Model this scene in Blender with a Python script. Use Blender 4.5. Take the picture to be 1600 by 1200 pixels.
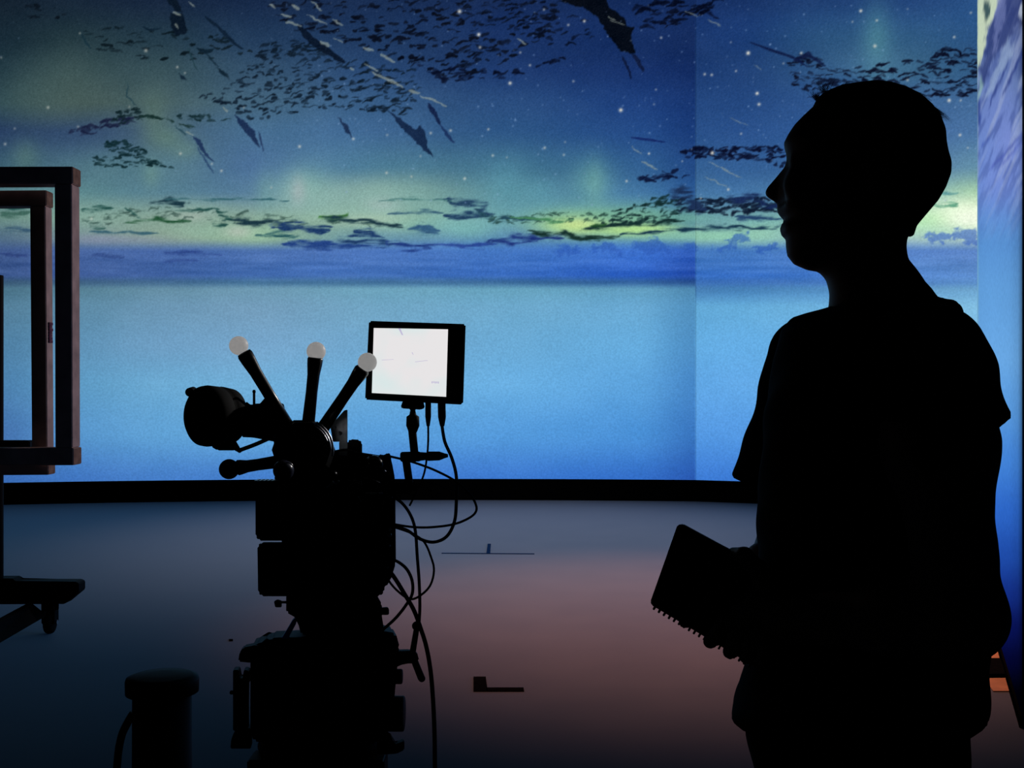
import bpy, bmesh, math, random
import numpy as np
from mathutils import Vector, Matrix

for o in list(bpy.data.objects):
    bpy.data.objects.remove(o)
S = bpy.context.scene
C = S.collection
F, EYE = 1800.0, 1.37            # focal length in pixels of the 1600 px frame, eye height

# ------------------------------------------------------------------ camera
cd = bpy.data.cameras.new('camera'); cam = bpy.data.objects.new('camera', cd); C.objects.link(cam)
cam.location = (0, 0, EYE); cam.rotation_euler = (math.pi/2, 0, 0)
cd.sensor_fit = 'HORIZONTAL'; cd.sensor_width = 36; cd.lens = 36*F/1600
cd.clip_start = 0.05; cd.clip_end = 100
S.camera = cam
# ------------------------------------------------------------------ world, exposure
w = bpy.data.worlds.new('world'); S.world = w; w.use_nodes = True
w.node_tree.nodes['Background'].inputs[0].default_value = (0, 0, 0, 1)
w.node_tree.nodes['Background'].inputs[1].default_value = 0
S.view_settings.view_transform = 'Standard'; S.view_settings.look = 'None'
S.view_settings.gamma = 1; S.view_settings.use_curve_mapping = False
S.view_settings.exposure = 0.0
# ------------------------------------------------------------------ stage lamps and one added fill
def spot(name, loc, target, power, col, cone, blend, radius):
    l = bpy.data.lights.new(name, 'SPOT'); l.energy = power; l.color = col
    l.spot_size = math.radians(cone); l.spot_blend = blend; l.shadow_soft_size = radius
    o = bpy.data.objects.new(name, l); C.objects.link(o); o.location = loc
    o.rotation_euler = (Vector(target)-Vector(loc)).to_track_quat('-Z', 'Y').to_euler()
    return o
spot('warm_floor_spot', (1.4, 7.5, 5.9), (1.15, 6.95, 0), 9200, (1, .44, .32), 54, 1.0, .25)
spot('added_floor_fill', (0, 11.2, 5.9), (-.1, 10.4, 0), 6000, (.80, .80, 1), 76, 1.0, .25)  # unseen fill, added to brighten the far floor
spot('rig_rim_spot', (1.9, 4.4, 2.5), (-.42, 2.26, 1.40), 230, (1, .95, .92), 9, .7, .05)
spot('orange_side_spot', (2.1, 6.2, 5.0), (2.36, 5.55, 0), 120, (1, .40, .15), 11, .6, .03)
spot('warm_frame_spot', (2.4, 10.0, 3.0), (-2.4, 6.1, 1.7), 330, (1, .66, .60), 26, .8, .15)

# ------------------------------------------------------------------ materials
def mat(name, col, rough=.5, metal=0, spec=.5, noise=0, scale=8, bump=0, trans=0, coat=0):
    m = bpy.data.materials.new(name); m.use_nodes = True
    nt = m.node_tree; b = nt.nodes['Principled BSDF']
    b.inputs['Base Color'].default_value = (*col, 1)
    b.inputs['Roughness'].default_value = rough
    b.inputs['Metallic'].default_value = metal
    b.inputs['Specular IOR Level'].default_value = spec
    if coat: b.inputs['Coat Weight'].default_value = coat
    if noise or bump:
        tc = nt.nodes.new('ShaderNodeTexCoord'); n = nt.nodes.new('ShaderNodeTexNoise')
        n.inputs['Scale'].default_value = scale; n.inputs['Detail'].default_value = 4
        nt.links.new(tc.outputs['Object'], n.inputs['Vector'])
        if noise:
            r = nt.nodes.new('ShaderNodeValToRGB')
            r.color_ramp.elements[0].position = .3; r.color_ramp.elements[1].position = .7
            r.color_ramp.elements[0].color = (*[c*(1-noise) for c in col], 1)
            r.color_ramp.elements[1].color = (*[min(1, c*(1+noise)) for c in col], 1)
            nt.links.new(n.outputs['Fac'], r.inputs[0]); nt.links.new(r.outputs[0], b.inputs['Base Color'])
        if bump:
            bp = nt.nodes.new('ShaderNodeBump'); bp.inputs['Strength'].default_value = bump
            nt.links.new(n.outputs['Fac'], bp.inputs['Height']); nt.links.new(bp.outputs[0], b.inputs['Normal'])
    return m
M = {}
M['floor'] = mat('stage_floor_felt', (.012, .0115, .0112), .5, spec=0, noise=.10, scale=2.5)
_b = M['floor'].node_tree.nodes['Principled BSDF']; _b.inputs['Sheen Weight'].default_value = 1; _b.inputs['Sheen Roughness'].default_value = .265
M['drape'] = mat('black_drape', (.004, .004, .005), 1, spec=0, noise=.3)
M['plinth'] = mat('black_plinth', (.0008, .0008, .0008), .9, spec=0, noise=.2)
M['cabinet'] = mat('black_cabinet', (.004, .004, .005), .7, spec=.1, noise=.2)
M['black'] = mat('black_metal', (.0035, .0035, .0035), .6, spec=.05, noise=.2, scale=30)
M['gloss'] = mat('glossy_black', (.004, .004, .005), .28, spec=.35, noise=.2, scale=30)
M['rubber'] = mat('black_rubber', (.003, .003, .003), .8, spec=.08, noise=.2, scale=40)
M['silver'] = mat('brushed_silver', (.75, .77, .8), .3, 1, noise=.15, scale=40)
M['blue'] = mat('blue_anodised', (.02, .10, .9), .4, .1, noise=.1, scale=30)
M['wood'] = mat('sawn_pine', (.50, .39, .34), .75, spec=.15, noise=.25, scale=9, bump=.1)
M['woodend'] = mat('pine_end_grain', (.26, .17, .12), .85, spec=.1, noise=.3, scale=30)
M['skin'] = mat('skin', (.30, .17, .12), .6, spec=.2, noise=.08, scale=20)
M['hair'] = mat('dark_hair', (.008, .006, .005), .8, spec=.1, noise=.4, scale=60)
M['shirt'] = mat('black_cotton', (.003, .003, .004), .95, spec=.02, noise=.3, scale=40, bump=.1)
M['trouser'] = mat('dark_denim', (.004, .004, .006), .95, spec=.02, noise=.3, scale=60)
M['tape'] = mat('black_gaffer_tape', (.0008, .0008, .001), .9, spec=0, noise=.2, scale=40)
M['bluetape'] = mat('blue_tape', (.001, .004, .012), .9, spec=0, noise=.2, scale=40)
M['stamp'] = mat('faded_red_stamp', (.16, .05, .09), .8, spec=.1, noise=.3, scale=60)
M['paper'] = mat('notebook_cover', (.004, .004, .005), .8, spec=.08, noise=.2, scale=30)

def ball_material():
    m = bpy.data.materials.new('frosted_white_added_glow'); m.use_nodes = True
    nt = m.node_tree; b = nt.nodes['Principled BSDF']
    b.inputs['Base Color'].default_value = (.9, .88, .86, 1); b.inputs['Roughness'].default_value = .4
    t = nt.nodes.new('ShaderNodeBsdfTranslucent'); t.inputs[0].default_value = (1, .93, .86, 1)
    n = nt.nodes.new('ShaderNodeTexNoise'); n.inputs['Scale'].default_value = 30
    mr = nt.nodes.new('ShaderNodeMapRange'); mr.inputs[3].default_value = .6; mr.inputs[4].default_value = .75
    nt.links.new(n.outputs['Fac'], mr.inputs[0])
    mx = nt.nodes.new('ShaderNodeMixShader'); nt.links.new(mr.outputs[0], mx.inputs[0])
    nt.links.new(b.outputs[0], mx.inputs[1]); nt.links.new(t.outputs[0], mx.inputs[2])
    em = nt.nodes.new('ShaderNodeEmission'); em.inputs[0].default_value = (.88, .94, 1, 1); em.inputs[1].default_value = .10  # weak glow added to brighten the frosted balls
    lw = nt.nodes.new('ShaderNodeAddShader'); nt.links.new(mx.outputs[0], lw.inputs[0]); nt.links.new(em.outputs[0], lw.inputs[1])
    nt.links.new(lw.outputs[0], nt.nodes['Material Output'].inputs[0])
    return m
M['ball'] = ball_material()
def display_material(name, strength=1.0, sampling='AUTO'):
    m = bpy.data.materials.new(name); m.use_nodes = True; nt = m.node_tree
    nt.nodes.remove(nt.nodes['Principled BSDF'])
    a = nt.nodes.new('ShaderNodeAttribute'); a.attribute_name = 'picture'
    e = nt.nodes.new('ShaderNodeEmission'); e.inputs[1].default_value = strength
    tc = nt.nodes.new('ShaderNodeTexCoord'); n = nt.nodes.new('ShaderNodeTexNoise'); n.inputs['Scale'].default_value = 46; n.inputs['Detail'].default_value = 2
    mr = nt.nodes.new('ShaderNodeMapRange'); mr.inputs[1].default_value = .3; mr.inputs[2].default_value = .7; mr.inputs[3].default_value = strength*.90; mr.inputs[4].default_value = strength*1.10
    nt.links.new(tc.outputs['Object'], n.inputs['Vector']); nt.links.new(n.outputs['Fac'], mr.inputs[0]); nt.links.new(mr.outputs[0], e.inputs[1])
    nt.links.new(a.outputs['Color'], e.inputs[0]); nt.links.new(e.outputs[0], nt.nodes['Material Output'].inputs[0])
    m.cycles.emission_sampling = sampling
    return m
M['led'] = display_material('led_picture', sampling='FRONT')
def screen_material():
    m = bpy.data.materials.new('monitor_picture'); m.use_nodes = True; nt = m.node_tree
    nt.nodes.remove(nt.nodes['Principled BSDF'])
    tc = nt.nodes.new('ShaderNodeTexCoord'); n = nt.nodes.new('ShaderNodeTexNoise'); n.inputs['Scale'].default_value = 9
    r = nt.nodes.new('ShaderNodeValToRGB'); r.color_ramp.elements[0].position = .3; r.color_ramp.elements[1].position = .5
    r.color_ramp.elements[0].color = (.66, .80, .80, 1); r.color_ramp.elements[1].color = (.80, .78, .79, 1)
    e = nt.nodes.new('ShaderNodeEmission'); e.inputs[1].default_value = 1
    nt.links.new(tc.outputs['Object'], n.inputs['Vector']); nt.links.new(n.outputs['Fac'], r.inputs[0])
    nt.links.new(r.outputs[0], e.inputs[0]); nt.links.new(e.outputs[0], nt.nodes['Material Output'].inputs[0])
    return m
M['screen'] = screen_material()

# ------------------------------------------------------------------ object helpers
def tag(o, label=None, cat=None, group=None, kind=None):
    if label: o['label'] = label
    if cat: o['category'] = cat
    if group: o['group'] = group
    if kind: o['kind'] = kind
    return o
def empty(name, loc, label, cat, rz=0, group=None):
    o = bpy.data.objects.new(name, None); C.objects.link(o); o.location = loc; o.rotation_euler = (0, 0, rz)
    o.empty_display_size = .05
    bpy.context.view_layer.update()
    return tag(o, label, cat, group)
def link(name, me, m, parent=None, smooth=False, world=True):
    me.materials.clear()
    for x in (m if isinstance(m, (list, tuple)) else [m]): me.materials.append(x)
    o = bpy.data.objects.new(name, me); C.objects.link(o)
    if parent is not None:
        o.parent = parent
        if world:
            chain, p = Matrix.Identity(4), parent
            mats = []
            while p is not None: mats.append(p.matrix_basis.copy()); p = p.parent
            for q in reversed(mats): chain = chain @ q
            me.transform(chain.inverted())
    if smooth:
        me.polygons.foreach_set('use_smooth', [True]*len(me.polygons))
    return o
def done(bm, name, m, parent=None, smooth=False):
    bmesh.ops.recalc_face_normals(bm, faces=bm.faces)
    me = bpy.data.meshes.new(name); bm.to_mesh(me); bm.free()
    return link(name, me, m, parent, smooth)
def P(px, py, d):
    return Vector(((px-800)/F*d, d, EYE+(600-py)/F*d))
def prism(bm, pts, depth_vec, bevel=0):
    """closed outline (list of Vectors) extruded along depth_vec"""
    t = bmesh.new()
    a = [t.verts.new(p) for p in pts]; b = [t.verts.new(Vector(p)+depth_vec) for p in pts]
    n = len(pts); t.faces.new(a); t.faces.new(b[::-1])
    for i in range(n): t.faces.new((a[i], b[i], b[(i+1) % n], a[(i+1) % n]))
    if bevel: bmesh.ops.bevel(t, geom=list(t.edges), offset=bevel, segments=2, affect='EDGES', clamp_overlap=True)
    merge(bm, t)
def merge(bm, t):
    me = bpy.data.meshes.new('tmp'); t.to_mesh(me); t.free(); bm.from_mesh(me); bpy.data.meshes.remove(me)
def box(bm, lo, hi, bevel=0, rot=None, piv=None):
    t = bmesh.new(); bmesh.ops.create_cube(t, size=1)
    lo, hi = Vector(lo), Vector(hi); c = (lo+hi)/2; s = hi-lo
    for v in t.verts: v.co = Vector((v.co.x*s.x, v.co.y*s.y, v.co.z*s.z))+c
    if bevel: bmesh.ops.bevel(t, geom=list(t.edges), offset=bevel, segments=3, affect='EDGES', clamp_overlap=True)
    if rot is not None:
        pv = Vector(piv) if piv is not None else c
        for v in t.verts: v.co = pv + rot @ (v.co-pv)
    merge(bm, t)
def lathe(bm, a, b, prof, seg=32):
    """prof: list of (t along a->b in metres, radius)"""
    a, b = Vector(a), Vector(b); ax = (b-a).normalized(); q = ax.to_track_quat('Z', 'Y')
    t = bmesh.new(); rings = []
    for (h, r) in prof:
        rings.append([t.verts.new(a+ax*h+q @ Vector((r*math.cos(k*2*math.pi/seg), r*math.sin(k*2*math.pi/seg), 0))) for k in range(seg)])
    for i in range(len(rings)-1):
        for k in range(seg):
            t.faces.new((rings[i][k], rings[i][(k+1) % seg], rings[i+1][(k+1) % seg], rings[i+1][k]))
    t.faces.new(rings[0][::-1]); t.faces.new(rings[-1]); merge(bm, t)
def cyl(bm, a, b, r, r2=None, seg=24, bev=0):
    L = (Vector(b)-Vector(a)).length; r2 = r if r2 is None else r2
    pr = [(0, r), (L, r2)] if not bev else [(0, r-bev), (bev*.3, r-bev*.3), (bev, r), (L-bev, r2), (L-bev*.3, r2-bev*.3), (L, r2-bev)]
    lathe(bm, a, b, pr, seg)
def ball(bm, c, r, seg=24):
    t = bmesh.new(); bmesh.ops.create_uvsphere(t, u_segments=seg, v_segments=seg//2, radius=r)
    for v in t.verts: v.co += Vector(c)
    merge(bm, t)
def tube(name, pts, r, m, parent=None, res=10):
    """smooth tube through the points (Catmull-Rom) as one mesh"""
    pts = [Vector(p) for p in pts]; out = []
    for i in range(len(pts)-1):
        p0, p1, p2, p3 = pts[max(i-1, 0)], pts[i], pts[i+1], pts[min(i+2, len(pts)-1)]
        for k in range(res):
            t = k/res
            out.append(.5*((2*p1)+(p2-p0)*t+(2*p0-5*p1+4*p2-p3)*t*t+(3*p1-p0-3*p2+p3)*t**3))
    out.append(pts[-1])
    bm = bmesh.new(); seg = 10; rings = []; up = Vector((0, 1, 0))
    for i, p in enumerate(out):
        tg = (out[min(i+1, len(out)-1)]-out[max(i-1, 0)]).normalized()
        s = tg.cross(up)
        if s.length < 1e-4: s = tg.cross(Vector((1, 0, 0)))
        s.normalize(); u = s.cross(tg).normalized(); up = u if abs(u.dot(tg)) < .9 else up
        rings.append([bm.verts.new(p+r*(s*math.cos(a)+u*math.sin(a))) for a in [k*2*math.pi/seg for k in range(seg)]])
    for i in range(len(rings)-1):
        for k in range(seg): bm.faces.new((rings[i][k], rings[i][(k+1) % seg], rings[i+1][(k+1) % seg], rings[i+1][k]))
    bm.faces.new(rings[0][::-1]); bm.faces.new(rings[-1])
    return done(bm, name, m, parent, True)

# ------------------------------------------------------------------ room shell
def slab(name, lo, hi, m):
    bm = bmesh.new(); box(bm, lo, hi); return tag(done(bm, name, m), kind='structure')
slab('floor', (-9, -2.5, -.2), (9, 16, 0), M['floor'])
slab('wall_back', (-9, 15.4, 0), (9, 15.6, 7.8), M['drape'])
slab('wall_left', (-9, -2.5, 0), (-8.8, 15.4, 7.8), M['drape'])
slab('wall_right', (8.8, -2.5, 0), (9, 15.4, 7.8), M['drape'])
slab('wall_front', (-8.8, -2.5, 0), (8.8, -2.3, 7.8), M['drape'])
slab('ceiling', (-9, -2.5, 7.8), (9, 15.6, 8.0), M['drape'])

# ------------------------------------------------------------------ the picture shown on the LED walls
rng = np.random.RandomState(7)
def lin(c):
    c = np.clip(np.asarray(c, float)/255., 0, 1)
    return np.where(c <= .04045, c/12.92, ((c+.055)/1.055)**2.4)
def vnoise(x, y, seed):
    t = np.random.RandomState(seed).rand(256, 256)
    xi, yi = np.floor(x).astype(int), np.floor(y).astype(int); fx, fy = x-xi, y-yi
    fx = fx*fx*(3-2*fx); fy = fy*fy*(3-2*fy)
    g = lambda a, b: t[b & 255, a & 255]
    return (g(xi, yi)*(1-fx)+g(xi+1, yi)*fx)*(1-fy)+(g(xi, yi+1)*(1-fx)+g(xi+1, yi+1)*fx)*fy
def fbm(x, y, seed, o=4):
    return sum(vnoise(x*2**k, y*2**k, seed+k)*.5**(k+1) for k in range(o))/(1-.5**o)
class Canvas:
    def __init__(s, x0, y0, x1, y1):
        s.x0, s.y0, s.w, s.h = x0, y0, x1-x0, y1-y0
        s.X, s.Y = np.meshgrid(np.arange(x0, x1), np.arange(y0, y1)); s.X = s.X.astype(float); s.Y = s.Y.astype(float)
        s.im = np.zeros((s.h, s.w, 3))
    def win(s, xa, ya, xb, yb):
        return (slice(max(0, int(ya-s.y0)), max(0, min(s.h, int(yb-s.y0)+1))), slice(max(0, int(xa-s.x0)), max(0, min(s.w, int(xb-s.x0)+1))))
    def mix(s, sl, a, col):
        a = a[..., None]; s.im[sl] = s.im[sl]*(1-a)+np.array(col, float)*a
    def stroke(s, pts, wd, col, al=1., ragged=0., taper=True, soft=1.0):
        n = len(pts)-1
        xs, ys = [p[0] for p in pts], [p[1] for p in pts]
        sl = s.win(min(xs)-wd-3, min(ys)-wd-3, max(xs)+wd+3, max(ys)+wd+3)
        X, Y = s.X[sl], s.Y[sl]
        if X.size == 0: return
        if ragged:
            k = .16; Y = Y+(fbm(X*k*.7, Y*k, 31, 3)-.5)*ragged*2; X = X+(fbm(X*k, Y*k, 41, 3)-.5)*ragged*2
        A = np.zeros(X.shape)
        for i in range(n):
            ax, ay, bx, by = *pts[i], *pts[i+1]; dx, dy = bx-ax, by-ay; L = dx*dx+dy*dy+1e-6
            t = np.clip(((X-ax)*dx+(Y-ay)*dy)/L, 0, 1); d = np.hypot(X-ax-t*dx, Y-ay-t*dy)
            g = (i+t)/n
            ww = wd/2*(np.sqrt(np.clip(1-(2*g-1)**2, 0, 1))*.9+.1 if taper else 1)
            A = np.maximum(A, np.clip((ww-d)/soft+.5, 0, 1)*np.clip(ww*2, 0, 1))
        s.mix(sl, A*al, col)
    def wisp(s, pts, wd, col, al=1.):
        n = len(pts)-1; xs, ys = [p[0] for p in pts], [p[1] for p in pts]
        sl = s.win(min(xs)-14, min(ys)-wd-6, max(xs)+14, max(ys)+wd+6); X0, Y0 = s.X[sl], s.Y[sl]
        if X0.size == 0: return
        X = X0+(fbm(X0*.05, Y0*.11, 33, 3)-.5)*26; Y = Y0+(fbm(X0*.045, Y0*.13, 35, 4)-.5)*wd*1.5
        A = np.zeros(X.shape)
        for i in range(n):
            ax, ay, bx, by = *pts[i], *pts[i+1]; dx, dy = bx-ax, by-ay; L = dx*dx+dy*dy+1e-6
            t = np.clip(((X-ax)*dx+(Y-ay)*dy)/L, 0, 1); d = np.hypot((X-ax-t*dx)*.5, Y-ay-t*dy); g = (i+t)/n
            ww = wd*.5*(np.sqrt(np.clip(1-(2*g-1)**2, 0, 1))*.75+.25)
            A = np.maximum(A, np.exp(-(d/ww)**2*1.1))
        tx = fbm(X0*.04+Y0*.05, Y0*.32, 37, 4)
        s.mix(sl, np.clip(A*1.35-.12, 0, 1)*np.clip((tx-.30)*3.6+.2*A, 0, 1)*al, col)
    def blob(s, cx, cy, rx, ry, col, al=1., p=1.):
        sl = s.win(cx-rx*3, cy-ry*3, cx+rx*3, cy+ry*3); X, Y = s.X[sl], s.Y[sl]
        s.mix(sl, al*np.exp(-(((X-cx)/rx)**2+((Y-cy)/ry)**2)**p), col)
    def inside(s, pts, X, Y):
        r = np.zeros(X.shape, bool); n = len(pts)
        for i in range(n):
            (x1, y1), (x2, y2) = pts[i], pts[(i+1) % n]
            c = ((y1 > Y) != (y2 > Y)) & (X < (x2-x1)*(Y-y1)/((y2-y1) or 1e-9)+x1); r ^= c
        return r
    def poly(s, pts, col, al=1., ragged=0.):
        xs, ys = [p[0] for p in pts], [p[1] for p in pts]
        sl = s.win(min(xs)-6, min(ys)-6, max(xs)+6, max(ys)+6); X, Y = s.X[sl], s.Y[sl]
        if ragged:
            X = X+(fbm(X*.2, Y*.2, 51, 3)-.5)*ragged*2; Y = Y+(fbm(X*.2, Y*.2, 61, 3)-.5)*ragged*2
        A = sum(s.inside(pts, X+a, Y+b).astype(float) for a in (-.5, 0, .5) for b in (-.5, 0, .5))/9
        s.mix(sl, A*al, col)
    def flock(s, pts, n, ln, wd, col, al=.85, tilt=0., seed=1, arch=.25):
        r = random.Random(seed); xs, ys = [p[0] for p in pts], [p[1] for p in pts]; k = 0; tries = 0; n = int(n*.95); al = min(1., al*1.22); col = tuple(v*.62 for v in col)
        while k < n and tries < n*30:
            tries += 1
            x, y = r.uniform(min(xs), max(xs)), r.uniform(min(ys), max(ys))
            if not s.inside(pts, np.array([x]), np.array([y]))[0]: continue
            k += 1; L = r.uniform(*ln)*r.choice((.7, .9, 1.2)); a = tilt+r.uniform(-.4, .25); W = wd*r.choice((.55, .8, 1.1, 1.5))
            cx, sy = math.cos(a)*L/2, math.sin(a)*L/2; h = L*arch*r.uniform(-.4, .9)
            s.stroke([(x-cx, y-sy+h*.4), (x+cx*r.uniform(-.5, .3), y-h*.4), (x+cx, y+sy+h*.5)], W, col, al*r.uniform(.5, 1.1), 3., soft=1.5)
    def star(s, x, y, r, col=(225, 225, 215), al=1.):
        s.blob(x, y, r, r, col, al)
    def table(s, rows, cols, data, xmask=None):
        # smooth interpolation of a control grid of colours
        D = np.array(data, float)
        xi = np.interp(s.X[0], cols, np.arange(len(cols))); yi = np.interp(s.Y[:, 0], rows, np.arange(len(rows)))
        xa = np.clip(xi.astype(int), 0, len(cols)-2); ya = np.clip(yi.astype(int), 0, len(rows)-2)
        fx = xi-xa; fy = yi-ya; fx = fx*fx*(3-2*fx)*.5+fx*.5; fy = fy*fy*(3-2*fy)*.4+fy*.6
        fx = fx[None, :, None]; fy = fy[:, None, None]
        A = D[ya][:, xa]; B = D[ya][:, xa+1]; Cc = D[ya+1][:, xa]; E = D[ya+1][:, xa+1]
        return (A*(1-fx)+B*fx)*(1-fy)+(Cc*(1-fx)+E*fx)*fy
    def sample(s, x, y):
        x = np.clip(x-s.x0, 0, s.w-1.001); y = np.clip(y-s.y0, 0, s.h-1.001)
        xi, yi = x.astype(int), y.astype(int); fx, fy = (x-xi)[:, None], (y-yi)[:, None]
        return (s.im[yi, xi]*(1-fx)+s.im[yi, xi+1]*fx)*(1-fy)+(s.im[yi+1, xi]*(1-fx)+s.im[yi+1, xi+1]*fx)*fy

def paint_main():
    c = Canvas(-160, -60, 1720, 780)
    rows = [0, 60, 110, 160, 205, 260, 300, 340, 372, 392, 430, 441, 452, 480, 540, 600, 680, 750]
    colsL = [0, 110, 250, 400, 600, 800, 1000, 1086]
    L = [  # darker left and top include vignetting put into the picture colours
     [(20,33,46),(22,37,54),(22,37,60),(22,40,70),(24,44,80),(22,42,84),(20,42,88),(20,42,88)],
     [(24,42,54),(34,54,62),(36,58,72),(34,58,88),(32,58,98),(26,52,104),(22,48,102),(22,46,98)],
     [(32,54,64),(52,74,78),(54,78,86),(50,78,104),(44,76,122),(34,66,126),(26,56,120),(22,50,112)],
     [(44,70,78),(68,87,84),(70,94,98),(66,98,122),(58,96,140),(46,86,144),(34,72,142),(26,60,128)],
     [(40,62,96),(46,70,106),(66,92,112),(70,108,142),(66,108,154),(52,98,154),(40,84,154),(30,68,138)],
     [(58,92,110),(72,106,124),(78,112,132),(72,108,150),(82,132,160),(74,130,164),(54,106,164),(40,84,152)],
     [(84,120,128),(92,134,140),(84,124,142),(86,124,156),(130,164,156),(94,150,166),(72,126,174),(48,98,162)],
     [(104,140,132),(124,160,146),(130,160,146),(134,166,150),(140,178,152),(104,158,168),(116,172,150),(78,128,142)],
     [(78,108,134),(112,138,146),(134,158,142),(136,170,146),(104,150,168),(84,134,176),(92,146,178),(84,134,168)],
     [(60,88,144),(66,98,160),(70,104,170),(74,112,178),(72,114,186),(66,116,192),(58,110,202),(48,92,184)],
     [(54,84,142),(60,92,156),(62,98,164),(64,106,176),(62,108,182),(56,106,190),(48,98,196),(38,78,170)],
     [(56,90,122),(62,98,134),(66,106,146),(66,112,152),(64,110,154),(58,104,152),(50,96,154),(40,78,138)],
     [(68,112,136),(80,126,148),(98,142,166),(106,152,178),(106,162,188),(102,162,190),(98,158,192),(78,136,176)],
     [(78,126,156),(88,138,168),(102,148,180),(112,156,188),(110,164,196),(108,168,204),(104,168,210),(82,144,190)],
     [(74,128,168),(90,146,186),(106,158,198),(116,166,206),(110,166,206),(106,170,214),(100,170,220),(78,142,196)],
     [(70,128,178),(88,154,200),(102,168,212),(110,174,218),(106,172,220),(104,174,226),(94,164,222),(72,136,200)],
     [(64,114,180),(80,148,208),(90,160,216),(94,164,220),(88,158,220),(84,154,220),(74,144,214),(56,116,190)],
     [(50,104,184),(58,116,198),(64,124,204),(64,124,206),(60,120,206),(58,118,206),(50,108,198),(42,90,178)]]
    colsR = [1087, 1150, 1300, 1420, 1527]
    R = [
     [(24,50,108),(24,52,110),(32,66,126),(34,70,132),(42,84,146)],
     [(28,62,130),(28,64,134),(44,90,146),(50,98,152),(44,90,152)],
     [(34,72,146),(36,76,150),(52,100,164),(62,114,166),(58,110,172)],
     [(40,84,162),(42,86,164),(52,100,178),(66,116,186),(74,124,192)],
     [(48,96,176),(48,96,178),(56,108,190),(74,124,200),(82,134,206)],
     [(60,114,188),(58,112,190),(70,124,200),(90,144,212),(112,170,216)],
     [(74,130,194),(72,128,196),(90,148,206),(132,192,214),(172,226,202)],
     [(96,148,180),(104,158,180),(130,186,190),(186,232,204),(218,246,212)],
     [(128,184,190),(126,182,194),(140,190,204),(160,200,214),(170,205,216)],
     [(68,124,208),(68,124,212),(78,130,216),(86,134,218),(90,136,218)],
     [(56,114,212),(58,116,214),(70,126,218),(84,138,222),(96,148,226)],
     [(60,112,190),(60,112,190),(70,122,198),(80,132,204),(88,140,206)],
     [(70,126,182),(70,128,184),(84,142,196),(100,156,204),(108,164,208)],
     [(98,168,214),(100,170,216),(110,176,220),(120,182,222),(130,190,226)],
     [(100,172,226),(100,172,228),(108,178,230),(116,182,232),(126,188,236)],
     [(98,168,230),(98,168,230),(104,172,232),(110,176,234),(116,180,236)],
     [(84,152,226),(84,152,226),(88,156,228),(92,160,230),(96,164,232)],
     [(62,124,214),(60,122,212),(64,126,216),(70,130,218),(74,134,220)]]
    a = c.table(rows, colsL, L); b = c.table(rows, colsR, R)
    c.im = np.where((c.X < 1087)[..., None], a, b)
    k_ = np.clip((c.Y-30)/60, 0, 1)*np.clip((330-c.Y)/60, 0, 1)*np.clip((c.X-500)/200, 0, 1)
    c.im *= 1-k_[..., None]*np.array((.12, .13, .14))
    k_ = (c.X > 1086.5)*np.clip((460-c.Y)/40, 0, 1); c.im *= 1-k_[..., None]*np.array((.0, .04, .10))
    # aurora glows
    for g in [(60,150,60,42,(66,90,90),.6),(110,135,50,48,(70,92,90),.5),(240,185,22,40,(92,118,104),.5),(262,215,30,22,(100,132,118),.6),
              (290,235,26,16,(104,136,124),.5),(236,270,14,22,(118,148,118),.55),(40,245,22,26,(88,122,112),.5),
              (250,262,90,26,(92,134,140),.35),(165,262,60,22,(88,130,136),.3),
              (475,290,44,34,(136,176,152),.7),(490,306,70,22,(152,184,156),.6),(466,298,12,22,(172,176,164),.6),(415,300,16,34,(120,160,140),.4),
              (590,308,60,24,(146,180,156),.7),(600,322,26,12,(180,184,170),.5),(560,332,110,14,(152,186,160),.5),(650,310,50,30,(130,170,150),.45),
              (790,285,34,34,(100,156,158),.45),(845,300,26,24,(100,158,160),.35),(925,285,34,36,(106,164,160),.6),(930,290,14,40,(118,172,160),.3),
              (1370,68,24,60,(82,140,150),.6),(1365,100,70,26,(80,128,160),.4),
              (160,335,70,22,(138,168,142),.4),(300,330,60,18,(150,176,146),.5),(300,338,30,8,(178,180,156),.4),
              (330,362,80,14,(150,184,146),.6),(400,365,50,15,(152,188,140),.8),(372,362,22,10,(186,192,164),.7),(150,374,40,8,(140,140,158),.5),(210,374,60,7,(136,140,158),.4),
              (580,345,60,10,(176,196,160),.7),(640,352,50,10,(142,184,150),.6),(720,352,60,16,(132,184,166),.6),(735,360,40,14,(126,182,160),.5),
              (890,352,60,18,(168,212,140),.9),(905,350,34,12,(206,226,150),.85),(985,360,70,12,(172,218,136),.85),(950,335,90,10,(120,176,150),.5),
              (1010,358,50,7,(186,226,140),.7),(1060,368,60,9,(140,196,170),.7),(1130,368,60,10,(146,204,176),.8),(1085,340,40,10,(116,176,160),.6),
              (1190,360,40,20,(150,204,176),.6),(1175,345,50,8,(120,180,176),.5),
              (1510,335,56,24,(240,255,226),.95),(1515,345,40,16,(244,252,232),.8),(1440,345,40,18,(180,232,180),.7),(1480,362,60,12,(170,220,190),.4),
              (700,388,90,8,(90,138,196),.3),(620,400,60,10,(92,132,190),.3),(500,420,60,6,(80,120,186),.3)]:
        cl = g[4] if not (g[0] < 850 and g[1] > 262) else (g[4][0]-6, g[4][1], g[4][2]+16)
        c.blob(*g[:4], cl, g[5])
    # flecked cloud fields
    dk = (14, 24, 46)
    c.flock([(400,0),(880,0),(860,50),(790,100),(740,120),(690,122),(620,90),(520,60),(440,45)], 330, (9,19), 3.4, (14,24,48), .85, -.12, 1)
    c.flock([(820,0),(905,0),(925,60),(880,75),(800,60)], 40, (8,16), 3, (10,22,52), .75, -.2, 2)
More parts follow.
